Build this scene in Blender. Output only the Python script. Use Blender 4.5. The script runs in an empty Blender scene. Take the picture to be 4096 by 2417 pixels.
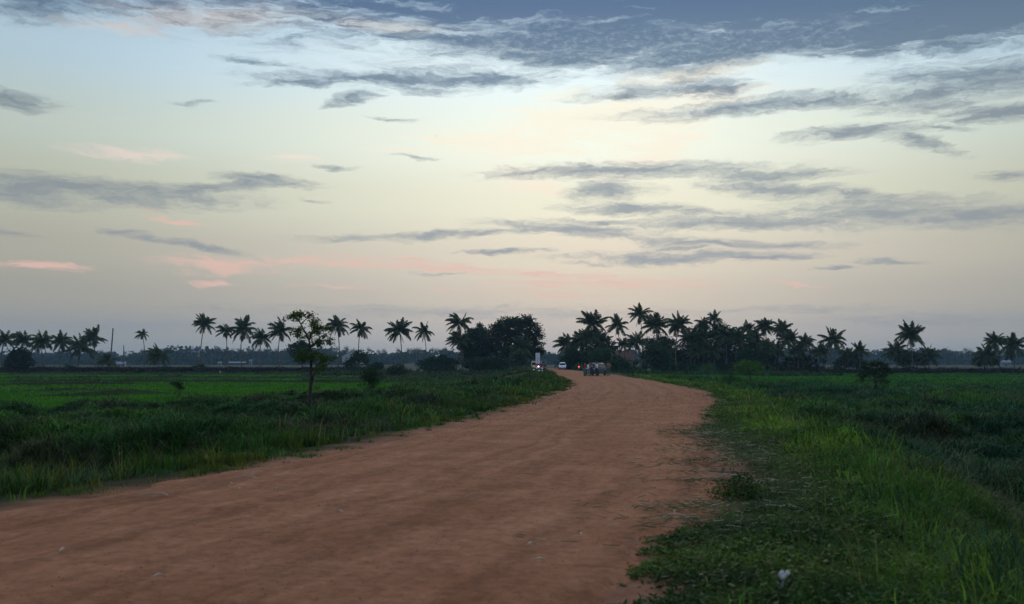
import bpy, bmesh, math, random
import numpy as np
from mathutils import Vector, Matrix
random.seed(7)
rng = np.random.default_rng(11)
SC = bpy.context.scene
COL = SC.collection
PI = math.pi
F, HY, CX, CZ = 3982.0, 1446.0, 2048.0, 1.85      # focal length in photo pixels, horizon row, centre column, eye height

def X(px, D):
    return (px - CX) / F * D
def Z(py, D):
    return CZ - (py - HY) / F * D

# ---------------------------------------------------------------- noise and terrain
def vnoise(x, y, seed=0):
    x = np.asarray(x, float); y = np.asarray(y, float)
    xi = np.floor(x); yi = np.floor(y)
    fx = x - xi; fy = y - yi
    fx = fx * fx * (3 - 2 * fx); fy = fy * fy * (3 - 2 * fy)
    def h(a, b):
        s = np.sin(a * 127.1 + b * 311.7 + seed * 74.7) * 43758.5453
        return s - np.floor(s)
    return (h(xi, yi) * (1 - fx) + h(xi + 1, yi) * fx) * (1 - fy) + (h(xi, yi + 1) * (1 - fx) + h(xi + 1, yi + 1) * fx) * fy

def fnoise(x, y, seed=0, octv=3):
    t = 0; a = 0.5; s = 0
    for k in range(octv):
        t = t + a * vnoise(x * 2 ** k + 13.7 * k, y * 2 ** k - 7.1 * k, seed + k)
        s += a; a *= 0.5
    return t / s

def sstep(a, b, v):
    t = np.clip((np.asarray(v, float) - a) / (b - a), 0, 1)
    return t * t * (3 - 2 * t)

LE = np.array([(-60,-19.7),(-40,-16),(0,-8.6),(12,-6.25),(15.5,-5.1),(17.5,-4.3),(20,-3.7),(23,-2.85),(26.6,-2.3),(31,-1.4),(36,-.4),(44.6,1.05),
               (58.5,2.95),(82,5.5),(100,6.2),(130,6.3),(200,6.0),(260,3.4),(330,-1),(420,-11),(520,-26),(700,-62),(1600,-260)], float)
RE = np.array([(-60,-9.6),(-40,-6.5),(0,-.4),(7.6,.95),(9.5,1.3),(11.5,2.0),(13,2.8),(18.7,3.9),(24,4.55),(28,5.05),(38,7.1),(46,9.3),(62,11.8),
               (78,12.9),(105,13.7),(123,13.9),(150,13.9),(200,13.2),(260,11),(330,7),(420,-2),(520,-17),(700,-53),(1600,-250)], float)
def Lx(y): return np.interp(y, LE[:, 0], LE[:, 1])
def Rx(y): return np.interp(y, RE[:, 0], RE[:, 1])
def field_edge_left(y): return np.interp(y, [0, 45, 62, 75, 90, 120, 160], [38, 38, 33, 24, 17, 12, 9])

def mound(x, y):
    m = .65 * vnoise(x / 3.4, y / 3.4, 3) + .35 * vnoise(x / 1.7 + 5, y / 1.7, 4)
    return np.clip(1.15 * sstep(.38, .74, m) - .2 + .25 * (vnoise(x / .7, y / .7, 6) - .5), -.35, 1.1)

def hillock(x, y):      # overgrown spoil heaps below the right verge
    return (.62 * np.exp(-((x - 8.0) / 1.7) ** 2 - ((y - 21.5) / 3.2) ** 2) + .5 * np.exp(-((x - 10.6) / 2.0) ** 2 - ((y - 25) / 4) ** 2) + .3 * np.exp(-((x - 6.5) / 1.3) ** 2 - ((y - 15) / 2.4) ** 2)
            + .25 * np.exp(-((x - 15) / 2.4) ** 2 - ((y - 36) / 4) ** 2))
def ground_z(x, y):
    x = np.asarray(x, float); y = np.asarray(y, float)
    ol = Lx(y) - x; orr = x - Rx(y)
    zl = -.03 - 1.1 * sstep(.9, 8.0, ol) - .17 * sstep(-3, 3, ol - field_edge_left(y) - 5 * (fnoise(x / 9, y / 9, 21) - .5))
    roughl = sstep(1.5, 5, ol) * (1 - sstep(-4, 1, ol - field_edge_left(y)))
    roughl = roughl * (1 - .95 * np.exp(-((x + 9.0) / 3.2) ** 2 - ((y - 44) / 8.0) ** 2))      # hollow round the young tree
    zl = zl + roughl * (1.0 - .42 * sstep(10, 26, ol)) * mound(x, y)
    zr = -.03 - 1.08 * sstep(1.4, 7, orr) - .19 * sstep(20, 40, orr)
    roughr = sstep(2.0, 5, orr) * (1 - .8 * sstep(9, 26, orr))
    zr = zr + roughr * .6 * mound(x + 40, y)
    zr = zr + hillock(x, y)
    z = np.where(ol > 0, zl, np.where(orr > 0, zr, -.06))
    # the earth bank behind the left paddies and the low bank behind the right ones
    bl = sstep(255.5, 257.5, y) * (1 - sstep(276, 290, y)) * (1 - sstep(-42, -30, x))
    z = np.maximum(z, -1.3 + bl * (1.15 + .15 * (fnoise(x / 3, y / 3, 8) - .5)))
    br = sstep(239.5, 241.5, y) * (1 - sstep(252, 262, y)) * sstep(55, 64, x)
    z = np.maximum(z, -1.3 + br * (.72 + .2 * (fnoise(x / 3, y / 3, 9) - .5)))
    return z
def gz(x, y): return float(ground_z(np.array([x]), np.array([y]))[0])

# ---------------------------------------------------------------- object helpers
def link(o, parent=None):
    COL.objects.link(o)
    if parent is not None: o.parent = parent
    return o
def tag(o, label=None, cat=None, group=None, kind=None):
    if label: o['label'] = label
    if cat: o['category'] = cat
    if group: o['group'] = group
    if kind: o['kind'] = kind
    return o
def thing(name, label, cat, loc=(0, 0, 0), rz=0, group=None):
    o = bpy.data.objects.new(name, None); COL.objects.link(o)
    o.location = loc; o.rotation_euler = (0, 0, rz); o.empty_display_size = .2
    return tag(o, label, cat, group)

def npmesh(name, V, T, mat, parent=None, col=None, smooth=False):
    """V (n,3); T (m,3) triangles or (m,4) quads"""
    V = np.asarray(V, np.float32); T = np.asarray(T, np.int32)
    me = bpy.data.meshes.new(name)
    k = T.shape[1]
    me.vertices.add(len(V)); me.vertices.foreach_set('co', V.ravel())
    me.loops.add(T.size); me.loops.foreach_set('vertex_index', T.ravel())
    me.polygons.add(len(T)); me.polygons.foreach_set('loop_start', np.arange(0, T.size, k, dtype=np.int32))
    if smooth: me.polygons.foreach_set('use_smooth', np.ones(len(T), bool))
    if col is not None:
        a = me.color_attributes.new('Col', 'FLOAT_COLOR', 'POINT')
        c = np.ones((len(V), 4), np.float32); c[:, :3] = col
        a.data.foreach_set('color', c.ravel())
    me.update(calc_edges=True)
    me.materials.append(mat)
    return link(bpy.data.objects.new(name, me), parent)

class MB:
    def __init__(s): s.v = []; s.f = []
    def add(s, vs, fs):
        o = len(s.v); s.v += [tuple(p) for p in vs]; s.f += [tuple(i + o for i in f) for f in fs]; return s
    def box(s, c, d, M=None):
        vs = [Vector((sx * d[0] / 2, sy * d[1] / 2, sz * d[2] / 2)) for sx in (-1, 1) for sy in (-1, 1) for sz in (-1, 1)]
        if M is not None: vs = [M @ p for p in vs]
        vs = [p + Vector(c) for p in vs]
        return s.add(vs, [(0, 1, 3, 2), (4, 6, 7, 5), (0, 4, 5, 1), (2, 3, 7, 6), (0, 2, 6, 4), (1, 5, 7, 3)])
    def tube(s, pts, rad, n=8, cap=True):
        pts = [Vector(p) for p in pts]
        if not hasattr(rad, '__len__'): rad = [rad] * len(pts)
        rings = []; up = Vector((.13, .31, .94)); vs = []
        for i, p in enumerate(pts):
            t = (pts[min(i + 1, len(pts) - 1)] - pts[max(i - 1, 0)]).normalized()
            a = t.cross(up)
            if a.length < .15: a = t.cross(Vector((1, .2, 0)))
            a.normalize(); b = t.cross(a)
            for k in range(n):
                q = 2 * PI * k / n
                vs.append(p + (a * math.cos(q) + b * math.sin(q)) * rad[i])
        fs = []
        for i in range(len(pts) - 1):
            for k in range(n):
                fs.append((i * n + k, i * n + (k + 1) % n, (i + 1) * n + (k + 1) % n, (i + 1) * n + k))
        if cap: fs.append(tuple(range(n - 1, -1, -1))); fs.append(tuple((len(pts) - 1) * n + k for k in range(n)))
        return s.add(vs, fs)
    def loft(s, rings, cap=True):
        n = len(rings[0]); vs = [p for r in rings for p in r]; fs = []
        for i in range(len(rings) - 1):
            for k in range(n):
                fs.append((i * n + k, i * n + (k + 1) % n, (i + 1) * n + (k + 1) % n, (i + 1) * n + k))
        if cap: fs.append(tuple(range(n - 1, -1, -1))); fs.append(tuple((len(rings) - 1) * n + k for k in range(n)))
        return s.add(vs, fs)
    def disc(s, c, ax, prof, n=20, cap=True):
        """lathe of profile [(offset along ax, radius)] round the axis"""
        ax = Vector(ax).normalized(); a = ax.orthogonal().normalized(); b = ax.cross(a); c = Vector(c)
        rings = [[c + ax * o + (a * math.cos(2 * PI * k / n) + b * math.sin(2 * PI * k / n)) * r for k in range(n)] for o, r in prof]
        return s.loft(rings, cap)
    def ball(s, c, r, n=10, m=7):
        if not hasattr(r, '__len__'): r = (r, r, r)
        rings = []
        for i in range(1, m):
            t = PI * i / m
            rings.append([(c[0] + r[0] * math.sin(t) * math.cos(2 * PI * k / n), c[1] + r[1] * math.sin(t) * math.sin(2 * PI * k / n), c[2] - r[2] * math.cos(t)) for k in range(n)])
        return s.loft(rings)
    def build(s, name, mat, parent=None, smooth=True, bevel=0):
        me = bpy.data.meshes.new(name); me.from_pydata(s.v, [], s.f); me.update()
        bm = bmesh.new(); bm.from_mesh(me); bmesh.ops.recalc_face_normals(bm, faces=bm.faces); bm.to_mesh(me); bm.free()
        if smooth:
            me.polygons.foreach_set('use_smooth', np.ones(len(me.polygons), bool))
            me.set_sharp_from_angle(angle=math.radians(40))
        me.materials.append(mat)
        o = link(bpy.data.objects.new(name, me), parent)
        if bevel:
            b = o.modifiers.new('Bevel', 'BEVEL'); b.width = bevel; b.segments = 2; b.limit_method = 'ANGLE'
        return o

# ---------------------------------------------------------------- materials
def newmat(name):
    m = bpy.data.materials.new(name); m.use_nodes = True
    nt = m.node_tree; nt.nodes.clear()
    return m, nt, nt.nodes, nt.links
def N(nt, t, **kw):
    n = nt.nodes.new(t)
    for k, v in kw.items():
        if k == 'inp':
            for a, b in v.items(): n.inputs[a].default_value = b
        else: setattr(n, k, v)
    return n
def paint(name, col, rough=.6, metal=0, var=.25, scale=6, spec=.4, coat=0, emit=None, estr=0):
    m, nt, ns, lk = newmat(name)
    out = N(nt, 'ShaderNodeOutputMaterial'); b = N(nt, 'ShaderNodeBsdfPrincipled')
    lk.new(b.outputs[0], out.inputs[0])
    tc = N(nt, 'ShaderNodeTexCoord'); no = N(nt, 'ShaderNodeTexNoise', inp={'Scale': scale, 'Detail': 5.0})
    lk.new(tc.outputs['Object'], no.inputs['Vector'])
    mp = N(nt, 'ShaderNodeMapRange', inp={1: .3, 2: .7, 3: 1 - var, 4: 1 + var}); lk.new(no.outputs[0], mp.inputs[0])
    mx = N(nt, 'ShaderNodeVectorMath', operation='SCALE'); mx.inputs[0].default_value = col[:3]
    lk.new(mp.outputs[0], mx.inputs['Scale']); lk.new(mx.outputs[0], b.inputs['Base Color'])
    b.inputs['Roughness'].default_value = rough; b.inputs['Metallic'].default_value = metal
    b.inputs['Specular IOR Level'].default_value = spec; b.inputs['Coat Weight'].default_value = coat
    if emit: b.inputs['Emission Color'].default_value = (*emit, 1); b.inputs['Emission Strength'].default_value = estr
    return m
def leafmat(name, trans=.3, rough=.6, var=.3, scale=.8, spec=.25):
    """foliage: own colour from the Col attribute, varied by noise, some light let through"""
    m, nt, ns, lk = newmat(name)
    out = N(nt, 'ShaderNodeOutputMaterial'); b = N(nt, 'ShaderNodeBsdfPrincipled'); tr = N(nt, 'ShaderNodeBsdfTranslucent')
    at = N(nt, 'ShaderNodeAttribute', attribute_name='Col')
    geo = N(nt, 'ShaderNodeNewGeometry')
    no = N(nt, 'ShaderNodeTexNoise', inp={'Scale': scale, 'Detail': 3.0}); lk.new(geo.outputs['Position'], no.inputs['Vector'])
    mp = N(nt, 'ShaderNodeMapRange', inp={1: .3, 2: .7, 3: 1 - var, 4: 1 + var}); lk.new(no.outputs[0], mp.inputs[0])
    sc = N(nt, 'ShaderNodeVectorMath', operation='SCALE'); lk.new(at.outputs['Color'], sc.inputs[0]); lk.new(mp.outputs[0], sc.inputs['Scale'])
    lk.new(sc.outputs[0], b.inputs['Base Color']); lk.new(sc.outputs[0], tr.inputs['Color'])
    b.inputs['Roughness'].default_value = rough; b.inputs['Specular IOR Level'].default_value = spec
    mix = N(nt, 'ShaderNodeMixShader', inp={0: trans})
    lk.new(b.outputs[0], mix.inputs[1]); lk.new(tr.outputs[0], mix.inputs[2]); lk.new(mix.outputs[0], out.inputs[0])
    return m

M = {}
M['leaf'] = leafmat('tree_leaves', .25, .75, .35, 1.2, .1)
M['frond'] = leafmat('palm_fronds', .22, .7, .25, .5, .12)
M['grass'] = leafmat('grass_blades', .38, .6, .3, .45, .12)
M['farleaf'] = leafmat('far_leaves', .1, .7, .4, .12, .1)

def barkmat(name, c1, c2, sc=8):
    m, nt, ns, lk = newmat(name)
    out = N(nt, 'ShaderNodeOutputMaterial'); b = N(nt, 'ShaderNodeBsdfPrincipled'); lk.new(b.outputs[0], out.inputs[0])
    tc = N(nt, 'ShaderNodeTexCoord'); mpg = N(nt, 'ShaderNodeMapping', inp={'Scale': (1, 1, .35)}); lk.new(tc.outputs['Object'], mpg.inputs[0])
    no = N(nt, 'ShaderNodeTexNoise', inp={'Scale': sc, 'Detail': 6.0, 'Roughness': .7}); lk.new(mpg.outputs[0], no.inputs[0])
    r = N(nt, 'ShaderNodeValToRGB'); r.color_ramp.elements[0].position = .35; r.color_ramp.elements[1].position = .68
    r.color_ramp.elements[0].color = (*c1, 1); r.color_ramp.elements[1].color = (*c2, 1)
    lk.new(no.outputs[0], r.inputs[0]); lk.new(r.outputs[0], b.inputs['Base Color'])
    bp = N(nt, 'ShaderNodeBump', inp={'Strength': .5, 'Distance': .03}); lk.new(no.outputs[0], bp.inputs['Height']); lk.new(bp.outputs[0], b.inputs['Normal'])
    b.inputs['Roughness'].default_value = .9; b.inputs['Specular IOR Level'].default_value = .15
    return m
M['bark'] = barkmat('brown_bark', (.022, .018, .015), (.075, .062, .05))
M['palmbark'] = barkmat('grey_palm_bark', (.06, .05, .042), (.17, .14, .115), 5)

def groundmat():
    m, nt, ns, lk = newmat('soil_and_field')
    out = N(nt, 'ShaderNodeOutputMaterial'); b = N(nt, 'ShaderNodeBsdfPrincipled'); lk.new(b.outputs[0], out.inputs[0])
    at = N(nt, 'ShaderNodeAttribute', attribute_name='Col'); geo = N(nt, 'ShaderNodeNewGeometry')
    n1 = N(nt, 'ShaderNodeTexNoise', inp={'Scale': 2.2, 'Detail': 8.0, 'Roughness': .65}); lk.new(geo.outputs['Position'], n1.inputs[0])
    mg = N(nt, 'ShaderNodeMapping', inp={'Scale': (.05, .35, 1)}); lk.new(geo.outputs['Position'], mg.inputs[0])
    n2 = N(nt, 'ShaderNodeTexNoise', inp={'Scale': 1.0, 'Detail': 6.0, 'Roughness': .6}); lk.new(mg.outputs[0], n2.inputs[0])
    ad = N(nt, 'ShaderNodeMath', operation='ADD'); lk.new(n1.outputs[0], ad.inputs[0]); lk.new(n2.outputs[0], ad.inputs[1])
    mp = N(nt, 'ShaderNodeMapRange', inp={1: .7, 2: 1.3, 3: .55, 4: 1.45}); lk.new(ad.outputs[0], mp.inputs[0])
    sc = N(nt, 'ShaderNodeVectorMath', operation='SCALE'); lk.new(at.outputs['Color'], sc.inputs[0]); lk.new(mp.outputs[0], sc.inputs['Scale'])
    lk.new(sc.outputs[0], b.inputs['Base Color']); b.inputs['Roughness'].default_value = 1; b.inputs['Specular IOR Level'].default_value = .05
    bp = N(nt, 'ShaderNodeBump', inp={'Strength': .8, 'Distance': .12}); lk.new(n1.outputs[0], bp.inputs['Height']); lk.new(bp.outputs[0], b.inputs['Normal'])
    return m
M['ground'] = groundmat()

def roadmat():
    m, nt, ns, lk = newmat('red_laterite_dirt')
    out = N(nt, 'ShaderNodeOutputMaterial'); b = N(nt, 'ShaderNodeBsdfPrincipled'); lk.new(b.outputs[0], out.inputs[0])
    uv = N(nt, 'ShaderNodeUVMap', uv_map='road_uv'); geo = N(nt, 'ShaderNodeNewGeometry')
    # broad patches of paler dust and redder soil
    n1 = N(nt, 'ShaderNodeTexNoise', inp={'Scale': .7, 'Detail': 9.0, 'Roughness': .72, 'Distortion': .4}); lk.new(geo.outputs['Position'], n1.inputs[0])
    r1 = N(nt, 'ShaderNodeValToRGB'); e = r1.color_ramp.elements
    e[0].position = .33; e[0].color = (.235, .092, .046, 1); e[1].position = .66; e[1].color = (.345, .152, .083, 1)
    x = e.new(.5); x.color = (.285, .117, .061, 1)
    lk.new(n1.outputs[0], r1.inputs[0])
    # wheel tracks: long bands along the road, wandering a little
    mg = N(nt, 'ShaderNodeMapping', inp={'Scale': (2.1, .012, 1)}); lk.new(uv.outputs[0], mg.inputs[0])
    n2 = N(nt, 'ShaderNodeTexNoise', inp={'Scale': 1.0, 'Detail': 3.0, 'Roughness': .6, 'Distortion': .25}); lk.new(mg.outputs[0], n2.inputs[0])
    mgb = N(nt, 'ShaderNodeMapping', inp={'Scale': (5.0, .12, 1)}); lk.new(uv.outputs[0], mgb.inputs[0])
    n2b = N(nt, 'ShaderNodeTexNoise', inp={'Scale': 1.0, 'Detail': 5.0, 'Roughness': .7}); lk.new(mgb.outputs[0], n2b.inputs[0])
    a2 = N(nt, 'ShaderNodeMath', operation='MULTIPLY_ADD', inp={1: .45}); lk.new(n2b.outputs[0], a2.inputs[0]); lk.new(n2.outputs[0], a2.inputs[2])
    m2 = N(nt, 'ShaderNodeMapRange', inp={1: .56, 2: .89, 3: .8, 4: 1.17}); lk.new(a2.outputs[0], m2.inputs[0])
    # grain of the dust and small scuffs
    n3 = N(nt, 'ShaderNodeTexNoise', inp={'Scale': 7.0, 'Detail': 9.0, 'Roughness': .8}); lk.new(geo.outputs['Position'], n3.inputs[0])
    m3 = N(nt, 'ShaderNodeMapRange', inp={1: .3, 2: .7, 3: .6, 4: 1.42}); lk.new(n3.outputs[0], m3.inputs[0])
    n4 = N(nt, 'ShaderNodeTexNoise', inp={'Scale': 4.6, 'Detail': 7.0, 'Roughness': .8, 'Distortion': .8}); lk.new(geo.outputs['Position'], n4.inputs[0])
    m4 = N(nt, 'ShaderNodeMapRange', interpolation_type='SMOOTHSTEP', inp={1: .57, 2: .66, 3: 0, 4: .55}); lk.new(n4.outputs[0], m4.inputs[0])
    mu = N(nt, 'ShaderNodeMath', operation='MULTIPLY'); lk.new(m2.outputs[0], mu.inputs[0]); lk.new(m3.outputs[0], mu.inputs[1])
    sc = N(nt, 'ShaderNodeVectorMath', operation='SCALE'); lk.new(r1.outputs[0], sc.inputs[0]); lk.new(mu.outputs[0], sc.inputs['Scale'])
    mx = N(nt, 'ShaderNodeMix', data_type='RGBA'); lk.new(m4.outputs[0], mx.inputs[0]); lk.new(sc.outputs[0], mx.inputs[6]); mx.inputs[7].default_value = (.125, .075, .058, 1)
    lk.new(mx.outputs[2], b.inputs['Base Color']); b.inputs['Roughness'].default_value = 1; b.inputs['Specular IOR Level'].default_value = .05
    ad = N(nt, 'ShaderNodeMath', operation='ADD'); lk.new(n3.outputs[0], ad.inputs[0]); lk.new(n4.outputs[0], ad.inputs[1])
    bp = N(nt, 'ShaderNodeBump', inp={'Strength': .6, 'Distance': .03}); lk.new(ad.outputs[0], bp.inputs['Height']); lk.new(bp.outputs[0], b.inputs['Normal'])
    return m
M['road'] = roadmat()

# ---------------------------------------------------------------- ground and road
def build_ground():
    ys = [-60.0]
    while ys[-1] < 1900:
        y = ys[-1]
        ys.append(y + (1.2 if y < 3 else .34 if y < 40 else .0085 * y if y < 250 else .0085 * y if y < 300 else .035 * y))
    ys = np.array(ys)
    t = np.linspace(-1, 1, 330)
    xs = np.sinh(t * 5.2) / np.sinh(5.2) * 1700 + 2
    XX, YY = np.meshgrid(xs, ys)
    ZZ = ground_z(XX, YY)
    ny, nx = XX.shape
    x, y = XX.ravel(), YY.ravel()
    ol = Lx(y) - x; orr = x - Rx(y)
    off = np.maximum(ol, orr)
    col = np.zeros((len(x), 3))
    soil = np.array([.032, .036, .016]); red = np.array([.24, .108, .064]); rice = np.array([.045, .175, .012]); dry = np.array([.042, .046, .028]); mud = np.array([.03, .026, .02])
    col[:] = soil
    # rice paddies
    nz = fnoise(x / 14, y / 22, 31)
    padl = sstep(0, 5, ol - field_edge_left(y) - 4 * (fnoise(x / 7, y / 7, 21) - .5)) * (1 - sstep(251, 254, y)) * (y > 40)
    padr = sstep(14, 26, orr) * sstep(112, 150, y + 16 * (nz - .5)) * (1 - sstep(236, 240, y))
    midr = sstep(9, 22, orr) * sstep(35, 70, y) * (1 - padr)
    col += (np.array([.035, .085, .014]) - col) * midr[:, None]
    pad = np.maximum(padl, padr)
    rc = rice * (.75 + .5 * nz)[:, None]
    rc[:, 0] *= 1 + .7 * (fnoise(x / 30, y / 12, 5) - .5)
    col += (rc - col) * pad[:, None]
    fallow = sstep(38, 46, -x) * sstep(96, 103, y) * (1 - sstep(122, 130, y)) * padl
    col += (np.array([.05, .055, .022]) - col) * fallow[:, None]
    # dark earth bank, dry far fields
    far = sstep(254, 257, y)
    dr = dry * (.7 + .6 * fnoise(x / 60, y / 18, 77))[:, None]
    col += (dr - col) * far[:, None]
    bank = (np.exp(-((y - 256.3) / 1.6) ** 2)) * (1 - sstep(-42, -32, x))
    col += (mud - col) * np.clip(bank * 1.3, 0, 1)[:, None]
    bank = sstep(238.5, 240, y) * (1 - sstep(250, 256, y)) * sstep(52, 60, x)
    col += (mud * np.array([.8, 1.2, .8]) - col) * bank[:, None]
    # bare red earth along the road edges
    rd = (1 - sstep(.1, .9, off + 1.1 * (fnoise(x / .9, y / .9, 4) - .5))) * (y < 420)
    col += (red - col) * rd[:, None]
    sc = sstep(105, 118, y) * (1 - sstep(126, 136, y)) * sstep(1, 2, ol) * (1 - sstep(3, 5, ol))      # worn slope by the bend
    col += (red * .8 - col) * (sc * sstep(.45, .6, fnoise(x / 2, y / 5, 6)))[:, None]
    idx = np.arange(ny * nx).reshape(ny, nx)
    Q = np.stack([idx[:-1, :-1], idx[:-1, 1:], idx[1:, 1:], idx[1:, :-1]], -1).reshape(-1, 4)
    o = npmesh('ground', np.stack([x, y, ZZ.ravel()], 1), Q, M['ground'], col=col, smooth=True)
    return tag(o, kind='structure')
build_ground()

def build_road():
    ys = [-40.0]
    while ys[-1] < 640: ys.append(ys[-1] + (.5 if ys[-1] < 2 else max(.22, .012 * ys[-1])))
    ys = np.array(ys); n = 41
    V = []; UV = []
    s = np.concatenate([[0], np.cumsum(np.hypot(np.diff(ys), np.diff((Lx(ys) + Rx(ys)) / 2)))])
    for j, y in enumerate(ys):
        wl = .34 * (fnoise(np.array([y / .8]), np.array([1.0]), 41)[0] - .5) * 2 + .25 * (fnoise(np.array([y / 4]), np.array([2.0]), 42)[0] - .5) * 2
        wr = .38 * (fnoise(np.array([y / .8]), np.array([5.0]), 43)[0] - .5) * 2 + .4 * (fnoise(np.array([y / 3]), np.array([2.0]), 44)[0] - .5) * 2
        l = Lx(y) - wl; r = Rx(y) + wr
        for i in range(n):
            t = i / (n - 1)
            x = l + (r - l) * t
            e = min(t, 1 - t) * (r - l)
            z = .015 + .05 * float(sstep(0, 2.5, e)) + .03 * (fnoise(np.array([(x - l) / .8]), np.array([y / 14.0]), 50)[0] - .5)
            if i in (0, n - 1): z = gz(x, y) - .03
            V.append((x, y, z)); UV.append((x - (l + r) / 2, s[j]))
    idx = np.arange(len(ys) * n).reshape(len(ys), n)
    Q = np.stack([idx[:-1, :-1], idx[:-1, 1:], idx[1:, 1:], idx[1:, :-1]], -1).reshape(-1, 4)
    o = npmesh('road', V, Q, M['road'], smooth=True)
    ul = o.data.uv_layers.new(name='road_uv'); UV = np.array(UV, np.float32)
    ul.data.foreach_set('uv', UV[Q.ravel()].ravel())
    return tag(o, kind='structure')
build_road()

# ---------------------------------------------------------------- grass
def blade_mesh(base, h, w, yaw, lean, curl, col, face=None):
    n = len(base)
    d = np.stack([np.cos(yaw), np.sin(yaw), np.zeros(n)], 1)
    fa = yaw + PI / 2 if face is None else face
    sd = np.stack([np.cos(fa), np.sin(fa), np.zeros(n)], 1) * (w / 2)[:, None]
    up = np.array([0, 0, 1.0])
    def stp(a, l): return d * (np.sin(a) * l)[:, None] + up * (np.cos(a) * l)[:, None]
    mid = base + stp(lean, h * .55); tip = mid + stp(np.minimum(lean + curl, 2.3), h * .5)
    V = np.stack([base - sd, base + sd, mid - sd * .85, mid + sd * .85, tip], 1).reshape(-1, 3)
    i = np.arange(n)[:, None] * 5
    T = np.concatenate([i + np.array([0, 1, 3]), i + np.array([0, 3, 2]), i + np.array([2, 3, 4])], 0)
    return V, T, np.repeat(col, 5, 0)

def bands(y0, y1, ratio=1.12):
    y = y0
    while y < y1:
        e = min(y * ratio + .2, y1); yield y, e; y = e

def scatter(zone, y0, y1, dens, xlim):
    """random points, denser near the camera; zone(x, y) gives the share kept"""
    P = []
    for a, b in bands(y0, y1):
        ym = (a + b) / 2; xa, xb = xlim(a, b)
        if xb <= xa: continue
        n = int(dens(ym) * (b - a) * (xb - xa))
        x = rng.uniform(xa, xb, n); y = rng.uniform(a, b, n)
        k = rng.random(n) < zone(x, y)
        P.append(np.stack([x[k], y[k]], 1))
    return np.concatenate(P)
def grass_object(name, P, hfun, k, spread, wmul, colfun, label_kind='stuff', lean=(.05, .55), curl=(.2, 1.1), vary=1.0):
    """tufts at P, k blades each"""
    n = len(P); C = np.repeat(P, k, 0); m = len(C)
    r = np.sqrt(rng.random(m)) * spread; a = rng.uniform(0, 2 * PI, m)
    x = C[:, 0] + r * np.cos(a); y = C[:, 1] + r * np.sin(a)
    h0 = np.repeat(hfun(P[:, 0], P[:, 1]) * np.exp(rng.normal(-.05, .32 * vary, n)).clip(.4, 2.0), k) * rng.uniform(.45, 1.25, m)
    z = ground_z(x, y) - .02
    D = np.hypot(x, y)
    w = np.maximum(.0055, .00085 * D) * wmul * rng.uniform(.7, 1.4, m)
    yaw = a + rng.normal(0, .7, m)
    le = rng.uniform(*lean, m) * (.4 + .6 * r / spread)
    cu = rng.uniform(*curl, m)
    col = np.repeat(colfun(P[:, 0], P[:, 1]) * np.exp(rng.normal(-.05, .34 * vary, (n, 1))).clip(.45, 2.1), k, 0) * rng.uniform(.65, 1.4, (m, 1)) * rng.normal(1, .06, (m, 3)).clip(.7, 1.3)
    V, T, Cc = blade_mesh(np.stack([x, y, z], 1), h0, w, yaw, le, cu, col, face=yaw + PI / 2 + rng.normal(0, .5, m))
    o = npmesh(name, V, T, M['grass'], col=Cc)
    return tag(o, kind='stuff')
def view_x(px0, px1):
    return lambda a, b: (X(px0, b) - 1.0, X(px1, b) + 1.0)
def lerpc(a, b, t):
    return np.asarray(a)[None, :] + (np.asarray(b) - np.asarray(a))[None, :] * np.asarray(t)[:, None]
def offl(x, y): return Lx(y) - x
def offr(x, y): return x - Rx(y)

# --- left: sparse upright yellow-green grass along the road edge
def zone_edge(x, y):
    o = offl(x, y); n = fnoise(x / .9, y / .9, 4)
    return sstep(-.15, 1.2, o + 1.4 * (n - .5)) * (1 - sstep(2.2, 3.6, o)) * (.12 + .88 * sstep(.42, .6, fnoise(x / 1.2, y / 1.2, 91)))
P = scatter(zone_edge, 11.5, 130, lambda y: min(60, 1100 / y), lambda a, b: (max(X(-120, b), Lx(a) - 4.5), Lx(b) + .4))
grass_object('roadside_grass', P, lambda x, y: .08 + .4 * sstep(.2, 2.4, offl(x, y)) * sstep(.25, .8, fnoise(x / 1.1, y / 1.1, 92)), 9, .13, 1.05,
             lambda x, y: lerpc((.095, .105, .015), (.035, .095, .012), sstep(.3, .7, fnoise(x / 1.4, y / 1.4, 93))), lean=(.02, .4), curl=(.1, .8))
# --- left: rough bank of hummocky grass
def zone_rough_l(x, y):
    o = offl(x, y)
    return sstep(.9, 2.8, o) * (1 - sstep(-1, 3, o - field_edge_left(y) - 5 * (fnoise(x / 9, y / 9, 21) - .5)))
def col_rough(x, y):
    g = lerpc((.014, .048, .010), (.054, .135, .015), sstep(.38, .62, fnoise(x / 3.2, y / 3.2, 61)) * .6 + .4 * np.clip(mound(x, y), 0, 1))  # hummock tops lighter, dips darker: their light and shade put into the colour
    dead = sstep(.53, .64, fnoise(x / 1.9, y / 1.6, 62))
    g = g + (np.array([.06, .05, .032]) - g) * (dead * .75)[:, None]
    cold = sstep(.5, .62, fnoise(x / 3.1, y / 2.6, 63))
    return g + (np.array([.024, .08, .028]) - g) * (cold * .5)[:, None]
def h_rough(x, y):
    return .1 + .22 * (1 - .8 * np.exp(-((x + 9.0) / 3.2) ** 2 - ((y - 44) / 8.0) ** 2)) * np.clip(mound(x, y) + .25, 0, 1) * (1 - .5 * sstep(9, 20, offl(x, y))) + .12 * fnoise(x / .8, y / .8, 5)
P = scatter(zone_rough_l, 12, 125, lambda y: min(34, 850 / y), lambda a, b: (X(-140, b), Lx(b)))
grass_object('wild_grass', P, h_rough, 18, .22, 1.15, col_rough, lean=(.25, 1.15), curl=(.3, 1.5))
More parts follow.
